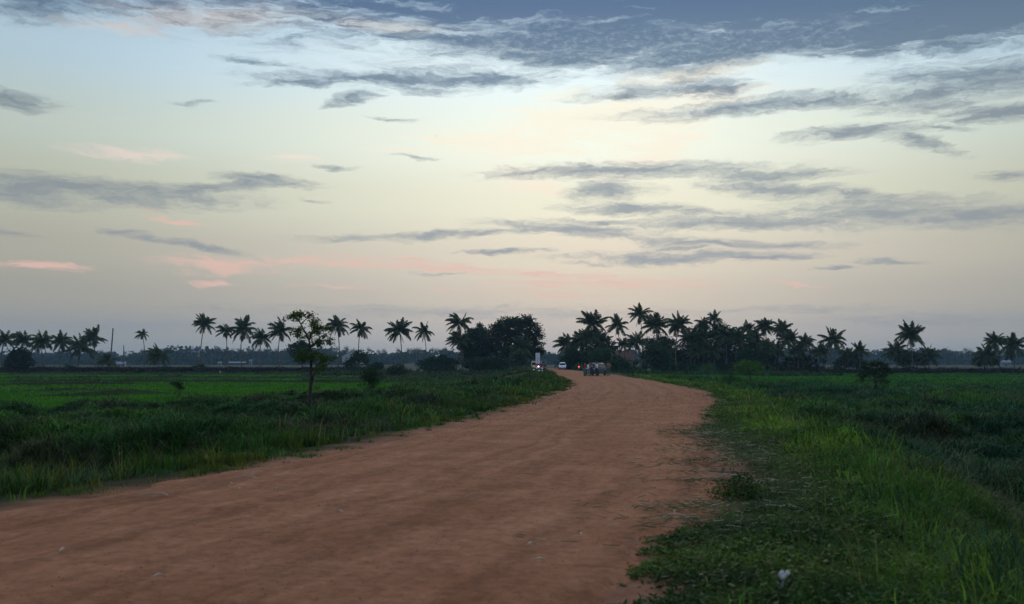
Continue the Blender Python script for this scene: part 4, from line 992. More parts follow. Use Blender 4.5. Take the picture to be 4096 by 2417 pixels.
for lab, px, D, w in (('bushy weed clump at the roadside before the small umbrella tree', 2925, 118, 40), ('dark weed clump in the right field beyond the umbrella tree', 3260, 78, 26), ('low dark weed clump by the right ditch', 3180, 62, 24)):
    zb = gz(X(px, D), D); py = HY + (CZ - zb) * F / D
    broadleaf('leafy_shrub', lab, px, D, [(px - w * .4, py - w * .4, w * .5, w * .35), (px + w * .35, py - w * .35, w * .55, w * .35), (px, py - w * .7, w * .4, w * .3)], 900, .09, (.02, .06, .015), (.04, .1, .02), .03, G3, stems=4, cat='shrub', clump=.12)
# shrubs and saplings on the left embankment
G4 = 'saplings and shrubs on the left embankment'
broadleaf('leafy_sapling', 'leafy young tree with several thin stems at the paddy edge', 1481, 76,
          [(1462, 1495, 22, 16), (1485, 1482, 22, 14), (1505, 1500, 22, 18), (1475, 1515, 30, 16), (1500, 1530, 20, 16), (1450, 1540, 14, 6), (1490, 1550, 10, 6)], 2600, .055, (.012, .038, .01), (.024, .062, .013), .11, G4, clump=.1, stems=4, fork=.2)
broadleaf('leafy_sapling', 'thin see-through sapling standing in the left paddy', 710, 77,
          [(698, 1535, 14, 7), (718, 1532, 12, 7), (724, 1555, 10, 8), (702, 1562, 8, 6), (712, 1545, 8, 12)], 520, .06, (.012, .034, .01), (.022, .05, .012), .05, G4, clump=.09, stems=3, fork=.2)
broadleaf('leafy_shrub', 'tall dark weed bush with wiry stems near the roadside grass', 1600, 47,
          [(1580, 1600, 26, 30), (1605, 1620, 24, 34), (1578, 1552, 10, 8), (1590, 1650, 36, 22), (1560, 1590, 16, 14), (1630, 1655, 20, 18), (1622, 1580, 12, 10)], 2600, .042, (.018, .045, .013), (.034, .068, .016), .03, G4, clump=.08, stems=5, cat='shrub')
for lab, px, D, w in (('broad-leaved weed clump by the left road edge, nearest the frame', 660, 20, 60), ('bright broad-leaved weed clump on the left road edge', 1010, 24, 44), ('dark leafy weed clump beside the young roadside tree', 1330, 40, 46), ('dark bushy weed clump on the red shoulder by the cut straw', 2960, 13.4, 120), ('low leafy weed clump on the bend of the left verge', 1900, 44, 46), ('dark creeping weed clump near the culvert pipe', 2080, 118, 40)):
    zb = gz(X(px, D), D); py = HY + (CZ - zb) * F / D
    broadleaf('weed_clump', lab, px, D, [(px - w * .4, py - w * .3, w * .5, w * .28), (px + w * .4, py - w * .3, w * .5, w * .25), (px, py - w * .5, w * .45, w * .25)], 420 if D > 15 else 1500, (.022 if D < 15 else .045) if D < 60 else .1, (.022, .065, .015), (.05, .11, .02), .012, G4, stems=4, cat='weed', clump=.08)

# the young roadside tree
def young_tree():
    D = 50; s = D / F; bx = X(1240, D); z0 = gz(bx, D)
    print('young tree base', z0, Z(1668, D))
    t = thing('young_tree', 'young slender tree with knotted trunk and open crown beside the road', 'tree', (bx, D, z0))
    def p(px, py, dy=0): return Vector((X(px, D) - bx, dy, Z(py, D) - z0))
    mb = MB()
    tr = [p(1240, 1690), p(1239, 1640), p(1240, 1580), p(1242, 1540), p(1248, 1518), p(1243, 1490), p(1245, 1450), p(1246, 1420), p(1241, 1390), p(1236, 1362)]
    mb.tube(tr, [.12, .092, .084, .09, .108, .07, .062, .056, .05, .046], 10)
    limbs = [
        ([p(1236, 1362), p(1226, 1340, .1), p(1210, 1315, .15), p(1200, 1296, .2), p(1188, 1275, .2), p(1176, 1266, .25)], .05),
        ([p(1200, 1296, .2), p(1215, 1280, .3), p(1232, 1262, .4)], .03), ([p(1210, 1315, .15), p(1190, 1322, -.2), p(1172, 1330, -.5)], .025),
        ([p(1236, 1362), p(1250, 1335, -.2), p(1262, 1312, -.4), p(1268, 1296, -.5)], .042), ([p(1250, 1335, -.2), p(1275, 1325, -.6), p(1302, 1312, -.9)], .03),
        ([p(1241, 1390), p(1262, 1372, .3), p(1288, 1362, .6), p(1318, 1358, .8)], .04), ([p(1262, 1372, .3), p(1285, 1350, -.2), p(1310, 1335, -.4)], .025),
        ([p(1241, 1390), p(1220, 1375, -.4), p(1200, 1368, -.7)], .025), ([p(1246, 1420), p(1275, 1400, -.4), p(1305, 1388, -.7)], .03),
        ([p(1245, 1450), p(1225, 1432, .4), p(1205, 1420, .8)], .03), ([p(1243, 1490), p(1268, 1458, .3), p(1290, 1440, .5), p(1312, 1436, .6)], .04),
        ([p(1248, 1518), p(1262, 1495, -.3), p(1282, 1465, -.5), p(1310, 1442, -.7), p(1325, 1425, -.8)], .034), ([p(1246, 1420), p(1258, 1410, .6), p(1282, 1420, .9)], .028),
        ([p(1282, 1465, -.5), p(1305, 1475, -.6), p(1318, 1470, -.6)], .018), ([p(1248, 1560), p(1262, 1556, -.1), p(1272, 1548, -.1)], .012), ([p(1243, 1490), p(1236, 1478, .1), p(1232, 1470, .1)], .02), ([p(1245, 1450), p(1230, 1445, -.6), p(1218, 1440, -1)], .025)]
    for L, r in limbs: mb.tube(L, [r * (1 - .7 * i / len(L)) for i in range(len(L))], 6)
    mb.build('trunk', M['bark'], t)
    cl = [(1160, 1262, 24, 10), (1182, 1256, 22, 11), (1140, 1268, 12, 5), (1208, 1262, 22, 12), (1232, 1262, 20, 11), (1190, 1278, 20, 9), (1250, 1282, 22, 12), (1270, 1295, 20, 12), (1255, 1310, 24, 13), (1285, 1312, 24, 12), (1308, 1312, 16, 11), (1275, 1330, 30, 12),
          (1172, 1330, 22, 10), (1198, 1322, 24, 12), (1182, 1345, 20, 7), (1215, 1345, 16, 7), (1305, 1345, 22, 10), (1322, 1358, 18, 9), (1292, 1365, 30, 11), (1318, 1372, 16, 8), (1270, 1378, 22, 9),
          (1220, 1412, 24, 13), (1200, 1426, 20, 12), (1240, 1428, 26, 14), (1270, 1418, 28, 13), (1300, 1424, 24, 12), (1290, 1440, 24, 10), (1312, 1440, 18, 10), (1255, 1445, 18, 9), (1212, 1442, 20, 9), (1318, 1462, 14, 10), (1296, 1470, 18, 8), (1328, 1432, 10, 5), (1272, 1550, 10, 5), (1290, 1488, 14, 6)]
    B = [(X(1238 + (a - 1238) * .93, D) - bx, random.uniform(-1.0, 1.0) if b < 1540 else 0, Z(b, D) - z0, w * s, .32 + w * s * .4, h * s) for a, b, w, h in cl]
    P, tone = crown_points(B, 5600, .075, 9, .85)
    col = lerpc((.028, .064, .013), (.075, .135, .023), tone) * rng.uniform(.7, 1.3, (len(P), 1))
    hi = sstep(3.6, 5.2, P[:, 2])
    red = (rng.random(len(P)) < .14 * hi + .03)
    col[red] = np.array([.085, .04, .02]) * rng.uniform(.6, 1.3, (red.sum(), 1))
    V, Q, C = leaf_quads(P, .052, col, .55)
    npmesh('crown', V, Q, M['leaf'], t, col=C)
young_tree()

# ---------------------------------------------------------------- the far woods
def far_woods():
    VS, QS, CS = [], [], []
    o = 0
    for k in range(520):
        px = rng.uniform(-250, 4350); D = rng.uniform(880, 1080)
        s = D / F; x = X(px, D)
        prof = 1400 + 7 * math.sin(px / 210) + 6 * math.sin(px / 77 + 1) - 10 * math.exp(-((px - 660) / 60) ** 2) + 6 * math.exp(-((px - 3800) / 300) ** 2) - 14 * math.exp(-((px - 3330) / 90) ** 2)
        if 2172 < px < 2262: prof = 1413
        top = Z(prof + rng.uniform(-4, 16), D); w = rng.uniform(5, 9); h = top + 1.3
        bl = [(x + rng.uniform(-.6, .6) * w, D + rng.uniform(-3, 3), -1.3 + h * f, w * rng.uniform(.6, 1), w * .8, h * rng.uniform(.16, .26)) for f in (.2, .35, .5, .62, .72, .82) for _ in range(2)]
        P, tone = crown_points(bl, 260, .9, 10, .5)
        col = lerpc((.011, .022, .012), (.022, .040, .016), tone) * rng.uniform(.8, 1.25)
        V, Q, C = leaf_quads(P, 1.0, col, .1, asp=.7)
        VS.append(V); QS.append(Q + o); CS.append(C); o += len(V)
    # undergrowth wall at the foot
    n = 26000
    px = rng.uniform(-250, 4350, n); D = rng.uniform(870, 900, n); x = (px - CX) / F * D
    z = -1.3 + rng.random(n) ** 1.3 * (5 + 3 * fnoise(px / 60, px * 0, 5))
    V, Q, C = leaf_quads(np.stack([x, D, z], 1), 1.0, lerpc((.012, .022, .014), (.022, .036, .018), rng.random(n)), .1, asp=.7)
    VS.append(V); QS.append(Q + o); CS.append(C)
    tag(npmesh('distant_woods', np.concatenate(VS), np.concatenate(QS), M['farleaf'], col=np.concatenate(CS)), kind='stuff')
far_woods()
# palms standing up out of the far woods
def far_palm_proto(k):
    t = thing('distant_palm', 'small hazy palm rising above the distant wood on the horizon', 'palm tree', (0, 0, 0), 0, 'hazy palms above the distant woods')
    mb = MB(); mb.tube([(0, 0, 0), (.3, 0, 7), (.2, 0, 14)], [.3, .22, .18], 5); mb.build('trunk', M['palmbark'], t)
    VS, TS, CS = [], [], []
    for i in range(15):
        f = i / 14; frond(VS, TS, CS, np.array([.2, 0, 14.0]), i * 2.4 + k, math.radians(75 - 105 * f), 4.2, 1.0, -.2, (.03, .05, .02), 9, 1.0)
    V = np.concatenate(VS)
    npmesh('crown', V, np.concatenate(TS), M['farleaf'], t, col=np.concatenate(CS))
    return t
protos = [far_palm_proto(k) for k in range(3)]
first = [True] * 3
def dup(r):
    c = r.copy(); COL.objects.link(c)
    for ch in list(r.children):
        d = ch.copy(); COL.objects.link(d); d.parent = c; d.matrix_parent_inverse = ch.matrix_parent_inverse.copy()
    return c
FP = [(405, 1398), (372, 1404), (500, 1404), (570, 1395), (845, 1398), (880, 1390), (930, 1393), (960, 1392), (992, 1391), (1012, 1390), (1035, 1392), (1060, 1393), (1078, 1391), (1105, 1392), (1130, 1396), (1300, 1391), (1312, 1396), (1347, 1386), (1385, 1384), (1412, 1393), (1330, 1400), (1440, 1394), (1475, 1391),
      (1515, 1398), (1535, 1394), (1592, 1392), (1635, 1392), (1650, 1392), (1665, 1390), (1678, 1391), (1728, 1391), (1745, 1393), (1758, 1395), (1772, 1393), (2240, 1414), (3260, 1392), (3278, 1396), (3392, 1392), (3470, 1402), (3505, 1400), (3545, 1394), (3765, 1396), (3780, 1394), (3800, 1400), (3862, 1390), (3880, 1396), (3480, 1404), (3825, 1402)]
for i, (px, py) in enumerate(FP):
    k = i % 3; r = protos[k] if first[k] else dup(protos[k]); first[k] = False
    D = random.uniform(870, 900); sc = (Z(py, D) + 1.3) / 17.0
    r.location = (X(px, D), D, -1.3); r.scale = (sc * random.uniform(.85, 1.1), sc, sc); r.rotation_euler.z = random.uniform(-.8, .8)
# ---------------------------------------------------------------- buildings far off
M['white'] = paint('white_wash', (.18, .19, .22), .8); M['greywall'] = paint('grey_plaster', (.3, .31, .32), .9)
M['redwall'] = paint('red_brick_wall', (.16, .075, .06), .9); M['blueroof'] = paint('blue_sheet_roof', (.09, .13, .26), .7); M['tile'] = paint('brown_tile_roof', (.14, .07, .05), .85)
M['darkhole'] = paint('dark_opening', (.02, .02, .022), .8); M['paleroof'] = paint('pale_sheet_roof', (.15, .165, .2), .5)
def house(label, px, D, w, d, h, roofh, wall, roof, rz=0, base=-1.3, name='house', cat='house', chim=False, nwin=2, overh=.4):
    t = thing(name, label, cat, (X(px, D), D, base), rz)
    mb = MB()
    mb.add([(-w/2, -d/2, -.1), (w/2, -d/2, -.1), (w/2, d/2, -.1), (-w/2, d/2, -.1), (-w/2, -d/2, h), (w/2, -d/2, h), (w/2, d/2, h), (-w/2, d/2, h), (-w/2, 0, h + roofh * .93), (w/2, 0, h + roofh * .93)],
           [(0, 1, 5, 4), (2, 3, 7, 6), (1, 2, 6, 9, 5), (3, 0, 4, 8, 7), (3, 2, 1, 0), (4, 5, 9, 8), (6, 7, 8, 9)])
    mb.build('wall', wall, t, smooth=False)
    rb = MB(); e = overh; sl = roofh / (d / 2)
    for sg in (-1, 1):
        a = [(-w/2 - e, sg * (d/2 + e), h - e * sl + .03), (w/2 + e, sg * (d/2 + e), h - e * sl + .03), (w/2 + e, 0, h + roofh + .03), (-w/2 - e, 0, h + roofh + .03)]
        b = [(x, y, z + .14) for x, y, z in a]
        rb.add(a + b, [(0, 1, 2, 3), (7, 6, 5, 4), (0, 4, 5, 1), (1, 5, 6, 2), (2, 6, 7, 3), (3, 7, 4, 0)])
    ro = rb.build('roof', roof, t, smooth=False)
    if chim: MB().box((w * .12, 0, h + roofh + .6), (1.6, 1.4, 1.6)).build('stair_tower', wall, t, smooth=False)
    for k in range(nwin):
        x = (k + .5) / nwin * w - w / 2 + (.0 if nwin > 1 else w * .2)
        wn = MB().box((x, -d/2 - .012, h * .58), (w * .12 + .3, .03, h * .32)).build('window', M['darkhole'], t, smooth=False)
        MB().box((x, -d/2 - .05, h * .58 - h * .17), (w * .13 + .4, .1, .08)).build('sill', wall, wn, smooth=False)
    MB().box((0, -d/2 - .014, h * .36), (1.0, .03, h * .7)).build('door', M['bark'], t, smooth=False)
    return t
house('red walled house with blue sheet roof showing above the distant woods', 762, 935, 16, 9, 11.2, 1.8, M['redwall'], M['blueroof'], .05, -1.3, chim=True, nwin=4)
house('grey gabled house roof among the distant palms', 1415, 872, 12, 20, 6.2, 5.2, M['greywall'], M['greywall'], PI / 2 + .15, 0)
house('small white hut at the far wood edge left of the thin dead pole', 478, 560, 6.5, 4, 1.6, 1.1, M['white'], M['paleroof'], .2, -1.2)
house('white hut far off right of the leaning tall palm', 879, 840, 2.6, 2.5, 2.0, .7, M['white'], M['paleroof'], .1, -1.3, nwin=1)
house('long open shed with pale roof behind the big middle palm', 951, 840, 14, 5, 1.9, .9, M['bark'], M['paleroof'], 0, -1.3)
house('tiny white hut behind the shorter flat-crowned palm', 1003, 845, 2, 2, 4.0, .6, M['white'], M['paleroof'], 0, -1.3, nwin=1)
house('pale hut at the far wood edge near the rightmost palm', 4020, 620, 5.5, 4, 2.6, 1.2, M['white'], M['paleroof'], -.1, -1.3)
house('brown tile roofed house hidden in the grove by the slim palm', 2468, 258, 7, 6, 3.0, 2.2, M['greywall'], M['tile'], .3, -.7)
def low_wall(label, px, D, w, base):
    t = thing('boundary_wall', label, 'wall', (X(px, D), D, base))
    mb = MB().box((0, 0, .32), (w, .18, .66)); mb.build('wall', M['white'], t, smooth=False)
    MB().box((0, 0, .69), (w + .1, .26, .07)).build('coping', M['greywall'], t, smooth=False)
low_wall('low white wall glimpsed under the pale curved palm trunk', 2580, 240, 3.6, -.9)
low_wall('low white wall glimpsed right of the long pale trunk', 2742, 242, 2.6, -.9)

# dead palm trunk and poles
def bare_trunk(name, label, cat, tx, ty, bx, by, D, r, group='bare trunks on the left bank'):
    x0 = X(bx, D); z0 = gz(x0, D); tp = Vector((X(tx, D) - x0, 0, Z(ty, D) - z0))
    t = thing(name, label, cat, (x0, D, z0), 0, group)
    pts = [(tp.x * f ** .8, 0, -.3 + (tp.z + .3) * f) for f in [i / 9 for i in range(10)]]
    mb = MB().tube(pts, [r * (1.5 if i == 0 else 1 - .25 * i / 9) for i in range(10)], 9); mb.build('trunk', M['palmbark'], t)
    MB().ball((tp.x, 0, tp.z), (r * .85, r * .85, r * 1.1), 8, 5).build('broken_top', M['bark'], t)
bare_trunk('dead_palm_trunk', 'tall bare dead palm trunk without crown, leaning right', 'dead tree', 452, 1316, 437, 1475, 260, .2)
bare_trunk('dead_palm_trunk', 'shorter thin bare pole-like trunk by the small white hut', 'dead tree', 495, 1383, 493, 1474, 260, .13)
bare_trunk('fence_post', 'short thick dark post at the right end of the bank', 'post', 4083, 1468, 4082, 1486, 246, .22, None)
for lab, px, py, D in (('thin stake standing in the dark meadow at far right', 3953, 1620, 52), ('short stake leaning in the meadow near the field shrub', 3700, 1590, 70)):
    x0 = X(px, D); z0 = gz(x0, D); t = thing('field_stake', lab, 'stake', (x0, D, z0), 0, 'stakes in the right meadow')
    MB().tube([(0, 0, -.2), (.02, 0, .5), (.06, 0, .95)], [.022, .02, .016], 6).build('shaft', M['bark'], t)
    MB().ball((.06, 0, .95), (.02, .02, .03), 6, 4).build('tip', M['palmbark'], t)

# ---------------------------------------------------------------- road sign, guard stones, culvert
M['signwhite'] = paint('sign_white', (.62, .66, .74), .5, var=.08); M['steel'] = paint('dark_steel', (.05, .05, .055), .5, .6)
M['stonew'] = paint('guard_white', (.62, .62, .6), .8); M['stoneb'] = paint('guard_black', (.03, .03, .03), .8); M['concrete'] = paint('grey_concrete', (.26, .25, .23), .9)
M['ink'] = paint('sign_grey_lettering', (.32, .36, .44), .6)
def road_sign():
    D = 178; x0 = X(2151, D); z0 = gz(x0, D)
    t = thing('road_sign', 'tall white two-panel sign board on a post beside the bend', 'sign', (x0, D, z0), .08)
    zt, zm, zb = Z(1412, D) - z0, Z(1433, D) - z0, Z(1455, D) - z0
    w = 17.5 * D / F
    MB().box((0, .05, (zm + .1) / 2 - .15), (.09, .06, zm + .4)).build('post', M['steel'], t, smooth=False)
    for a, b in ((zm + .02, zt), (zb, zm - .02)):
        pn = MB().box((0, 0, (a + b) / 2), (w, .025, b - a)).build('panel', M['signwhite'], t, smooth=False, bevel=.006)
        fr = MB()
        for s in (-1, 1): fr.box((s * (w / 2 + .012), 0, (a + b) / 2), (.024, .04, b - a)); fr.box((0, 0, (a if s < 0 else b) + s * .012), (w + .048, .042, .024))
        fr.build('frame', M['steel'], pn, smooth=False)
    MB().box((0, -.03, (zb + zm) / 2), (.05, .03, zm - zb)).build('stiffener', M['steel'], t, smooth=False)
    lt = MB()
    for k in range(5): lt.box((random.uniform(-.04, .04), -.016, zt - .16 - k * .15), (w * random.uniform(.5, .72), .004, .035))
    for k in range(3):
        for s in (-1, 1): lt.box((s * w * .25, -.016, zm - .2 - k * .22), (w * .22, .004, .04))
    lt.build('faded_lettering', M['ink'], t, smooth=False)
road_sign()
def guard_stone(label, px, D, top, base=None):
    x0 = X(px, D); z0 = gz(x0, D); h = Z(top, D) - z0
    t = thing('guard_stone', label, 'bollard', (x0, D, z0), .1, 'striped guard stones along the culvert')
    n = 5
    for k in range(n):
        a, b = -.1 + (h + .1) * k / n, -.1 + (h + .1) * (k + 1) / n
        g = lambda f: .17 - .03 * f / h
        mb = MB(); r = []
        for z in ((a, b) if k < n - 1 else (a, b - .05, b)):
            q = g(z) * (1 if z < b or k < n - 1 else .7)
            r.append([(q * math.cos(i * PI / 6), q * math.sin(i * PI / 6), z) for i in range(12)])
        mb.loft(r).build('white_band' if k % 2 == 0 else 'black_band', M['stonew'] if k % 2 == 0 else M['stoneb'], t)
guard_stone('black and white guard stone nearest the culvert, in front of the rickshaw', 2135, 150, 1463)
guard_stone('black and white guard stone under the white sign board', 2147, 153, 1469)
guard_stone('black and white guard stone below the pink tail lamp', 2157, 156, 1467)
guard_stone('half hidden guard stone in the grass before the brown-shirted rider', 2168, 160, 1472)
def culvert():
    D = 140; x0 = X(2098, D); z0 = Z(1513, D)
    t = thing('culvert_pipe', 'dark round mouth of a concrete culvert pipe in the grass slope', 'pipe', (x0, D, z0), .15)
    a = Vector((0, 1, 0))
    MB().disc((0, 0, 0), a, [(.6, .38), (0, .38), (0, .46), (2.5, .46), (2.5, .38), (.6, .38)], 24, False).build('pipe_ring', M['concrete'], t)
    MB().disc((0, .05, 0), a, [(0, .375), (.02, .375)], 24).build('mouth_shade_disc', M['darkhole'], t)  # near-black disc stands in for the shade inside the pipe
    MB().box((0, .5, -.5), (1.5, .3, .5)).build('headwall', M['concrete'], t, smooth=False, bevel=.03)
culvert()

# ---------------------------------------------------------------- people
M['skin'] = paint('brown_skin', (.16, .085, .055), .6, var=.08); M['hair'] = paint('black_hair', (.012, .011, .011), .5); M['shoe'] = paint('dark_sandals', (.03, .025, .022), .7)
def cloth(name, col): M[name] = paint(name, col, .9, var=.15, scale=12); return M[name]
STAND = dict(pel=(0, 0, .93), spi=(0, 0, 1.13), che=(0, 0, 1.33), nec=(0, 0, 1.47), hed=(0, .02, 1.57), top=(0, .0, 1.66),
             shl=(-.19, 0, 1.4), ell=(-.25, -.02, 1.13), wrl=(-.24, .06, .88), shr=(.19, 0, 1.4), elr=(.25, -.02, 1.13), wrr=(.24, .06, .88),
             hil=(-.1, 0, .9), knl=(-.11, .02, .5), anl=(-.11, -.02, .08), tol=(-.12, .16, .035), hir=(.1, 0, .9), knr=(.11, .02, .5), anr=(.11, -.02, .08), tor=(.12, .16, .035))
def skin_mesh(name, J, edges, rad, mat, parent, root, sub=1):
    names = list(rad.keys()); ix = {k: i for i, k in enumerate(names)}
    me = bpy.data.meshes.new(name); me.from_pydata([J[k] for k in names], [(ix[a], ix[b]) for a, b in edges], []); me.update()
    me.materials.append(mat)
    o = link(bpy.data.objects.new(name, me), parent)
    sk = o.modifiers.new('Skin', 'SKIN'); sk.use_smooth_shade = True; sk.use_x_symmetry = False
    for k, v in zip(names, me.skin_vertices[0].data):
        r = rad[k]; v.radius = r if hasattr(r, '__len__') else (r, r); v.use_root = (k == root)
    ss = o.modifiers.new('Subsurf', 'SUBSURF'); ss.levels = sub; ss.render_levels = sub
    return o
def person(label, loc, rz, shirt, trouser, pose=None, group=None, scale=1, stripes=None, wrap=False):
    J = {k: Vector(v) for k, v in STAND.items()}
    if pose: J.update({k: Vector(v) for k, v in pose.items()})
    t = thing('person', label, 'person', loc, rz, group); t.scale = (scale,) * 3
    E = [('pel', 'spi'), ('spi', 'che'), ('che', 'nec'), ('nec', 'hed'), ('hed', 'top')]
    R = dict(pel=(.115, .1), spi=(.12, .095), che=(.145, .105), nec=.062, hed=(.085, .1), top=(.065, .075))
    hd = J['hed']; fw = (Vector((0, 1, 0)) if 'fwd' not in J else J['fwd'])
    J['nos'] = hd + fw * .105 + Vector((0, 0, -.005)); E.append(('hed', 'nos')); R['nos'] = .018
    for s in 'lr':
        E += [('che', 'sh' + s), ('sh' + s, 'el' + s), ('el' + s, 'wr' + s), ('pel', 'hi' + s), ('hi' + s, 'kn' + s), ('kn' + s, 'an' + s), ('an' + s, 'to' + s)]
        R.update({'sh' + s: .062, 'el' + s: .043, 'wr' + s: .028, 'hi' + s: .088, 'kn' + s: .056, 'an' + s: .04, 'to' + s: (.042, .03)})
        # hand: palm, four fingers of different length and a thumb from the side of the palm
        w = J['wr' + s]; d = (w - J['el' + s]).normalized(); sd = d.cross(Vector((0, 1, 0)) if abs(d.y) < .8 else Vector((0, 0, 1))).normalized() * (1 if s == 'l' else -1); nn = d.cross(sd)
        J['pa' + s] = w + d * .075; E.append(('wr' + s, 'pa' + s)); R['pa' + s] = (.036, .02)
        for q, (o_, l) in enumerate(((-.03, .07), (-.01, .08), (.011, .075), (.03, .058))):
            a, b = 'f%d%sa' % (q, s), 'f%d%sb' % (q, s)
            J[a] = J['pa' + s] + nn * o_ + d * (.03 + l * .45); J[b] = J[a] + d * l * .45 + sd * .018
            E += [('pa' + s, a), (a, b)]; R[a] = .0095; R[b] = .008
        J['th' + s] = w + d * .05 + nn * -.045; J['tj' + s] = J['th' + s] + d * .04 + nn * -.012
        E += [('wr' + s, 'th' + s), ('th' + s, 'tj' + s)]; R['th' + s] = .012; R['tj' + s] = .01
    skin_mesh('body', J, E, R, M['skin'], t, 'pel')
    K = dict(J)
    for s in 'lr': K['cu' + s] = J['sh' + s].lerp(J['el' + s], .85)
    K['hem'] = J['pel'] + (J['pel'] - J['spi']).normalized() * .1
    K['col'] = J['che'].lerp(J['nec'], .62)
    sh = skin_mesh('shirt', K, [('hem', 'spi'), ('spi', 'che'), ('che', 'col'), ('che', 'shl'), ('shl', 'cul'), ('che', 'shr'), ('shr', 'cur')],
                   dict(hem=(.175, .15), spi=(.165, .135), che=(.195, .15), col=(.12, .1), shl=.095, cul=.07, shr=.095, cur=.07), shirt, t, 'spi')
    if stripes:
        mb = MB()
        for f in (.35, .62):
            c = J['spi'].lerp(J['che'], f); mb.loft([[(c.x + .176 * math.cos(i * PI / 8), c.y + .146 * math.sin(i * PI / 8), c.z + dz) for i in range(16)] for dz in (-.022, .022)], cap=False)
        mb.build('stripe', stripes, sh)
    if wrap:
        a, b = J['pel'] + Vector((0, 0, .05)), (J['anl'] + J['anr']) / 2 + Vector((0, 0, .12))
        rg = [[(c.x + r * 1.25 * math.cos(i * PI / 8) * (1 + .05 * math.sin(i * 3)), c.y + r * math.sin(i * PI / 8), c.z) for i in range(16)] for c, r in ((a, .135), (a.lerp(b, .2), .15), (a.lerp(b, .6), .155), (b, .17))]
        MB().loft(rg).build('wrap_skirt', trouser, t)
    else:
        skin_mesh('trousers', J, [('pel', 'hil'), ('hil', 'knl'), ('knl', 'anl'), ('pel', 'hir'), ('hir', 'knr'), ('knr', 'anr')], dict(pel=(.125, .11), hil=.088, knl=.076, anl=.062, hir=.088, knr=.076, anr=.062), trouser, t, 'pel', 2)
    h = J['hed'] * .35 + J['top'] * .65
    MB().ball((h.x - fw.x * .018, h.y - fw.y * .018, h.z + .012), (.088, .1, .098), 12, 8).build('hair', M['hair'], t)
    fc = MB()
    for sg in (-1, 1):
        sdv = Vector((fw.y, -fw.x, 0)) * sg
        fc.ball(tuple(hd + fw * .088 + sdv * .034 + Vector((0, 0, .03))), .011, 6, 4); fc.ball(tuple(hd + sdv * .092), (.014, .022, .03), 6, 4)
    fc.build('ears_and_eyes', M['skin'], t)
    for s in 'lr':
        a, b = J['an' + s], J['to' + s]; c = a.lerp(b, .55); MB().ball((c.x, c.y, max(.0, b.z - .035) + .045), (.055, .145, .05), 10, 6).build('shoe', M['shoe'], t)
    return t
red = cloth('red_shirt', (.33, .025, .04)); navy = cloth('black_shirt', (.02, .02, .025)); wht = cloth('white_shirt', (.6, .6, .62)); tan = cloth('tan_shirt', (.22, .12, .06)); den = cloth('blue_denim', (.09, .13, .2)); dk = cloth('dark_cloth', (.02, .022, .03)); teal = cloth('dark_teal_trousers', (.05, .085, .1))
oliv = cloth('olive_shirt', (.07, .06, .045)); purp = cloth('purple_shirt', (.07, .035, .09)); grey = cloth('grey_trousers', (.2, .2, .22))
RZ = .055
def rd_z(x, y): return .075
GP = 'people standing round the parked grey car'
def at_road(px, D): return (X(px, D), D, .06)
person('person in a red shirt and blue jeans standing at the left of the grey car', at_road(2341, 122.6), 1.2, red, den, dict(ell=(-.27, .02, 1.14), wrl=(-.14, .18, 1.0), elr=(.26, -.08, 1.14), wrr=(.2, .05, .92)), GP, 1.0)
person('person in a white shirt bending over the front of the grey car', at_road(2355, 123.4), -.6, wht, grey, dict(che=(0, .08, 1.3), nec=(0, .13, 1.42), hed=(0, .18, 1.52), top=(0, .2, 1.61), shl=(-.19, .08, 1.36), shr=(.19, .08, 1.36), ell=(-.26, .16, 1.12), elr=(.26, .16, 1.12), wrl=(-.2, .36, 1.02), wrr=(.2, .36, 1.02)), GP, .98)
person('person in a dark shirt with pale chest stripes and dark wrap before the grey car', at_road(2366, 121.6), .3, navy, dk, dict(ell=(-.3, -.02, 1.16), wrl=(-.2, .14, 1.02), elr=(.3, -.02, 1.16), wrr=(.2, .14, 1.02)), GP, 1.0, stripes=wht, wrap=True)
person('person in a pale shirt and dark trousers beside the grey car headlight', at_road(2387, 121.8), .9, wht, dk, dict(ell=(-.25, .05, 1.14), wrl=(-.16, .24, 1.12), elr=(.25, .04, 1.14), wrr=(.1, .25, 1.16)), GP, 1.0)
person('person in a tan shirt standing behind the rear wheel of the grey car', at_road(2434, 122.8), 2.6, tan, teal, None, GP, 1.04)
person('person in a pale shirt stooping by the wide thicket in the field', (X(1688, 232), 232, gz(X(1688, 232), 232)), 1.9, wht, dk, dict(pel=(0, -.1, .85), spi=(0, .08, .98), che=(0, .28, 1.06), nec=(0, .4, 1.1), hed=(0, .5, 1.1), top=(0, .6, 1.1), shl=(-.19, .3, 1.1), shr=(.19, .3, 1.1), ell=(-.22, .36, .82), elr=(.22, .36, .82), wrl=(-.16, .46, .6), wrr=(.16, .46, .6), hil=(-.1, -.1, .82), hir=(.1, -.1, .82)))

# ---------------------------------------------------------------- vehicles
M['tyre'] = paint('tyre_rubber', (.015, .015, .016), .85); M['rim'] = paint('wheel_metal', (.3, .31, .32), .35, .7); M['trim'] = paint('black_trim', (.018, .018, .02), .5)
M['lens'] = paint('lamp_lens', (.6, .62, .64), .15, .2); M['redlens'] = paint('red_lens', (.25, .01, .012), .2); M['plate'] = paint('number_plate', (.65, .66, .68), .5)
M['sol'] = paint('steel_grey_paint', (.028, .07, .088), .5, .0, var=.05, spec=.2, coat=.1); M['wcar'] = paint('white_car_paint', (.62, .66, .74), .35, var=.04, coat=.4); M['yel'] = paint('yellow_paint', (.5, .36, .06), .45, coat=.2); M['grn'] = paint('dull_green_paint', (.05, .1, .06), .5)
M['bike'] = paint('black_bike_paint', (.03, .03, .034), .35, coat=.4); M['bikered'] = paint('red_bike_paint', (.25, .03, .03), .35, coat=.4)
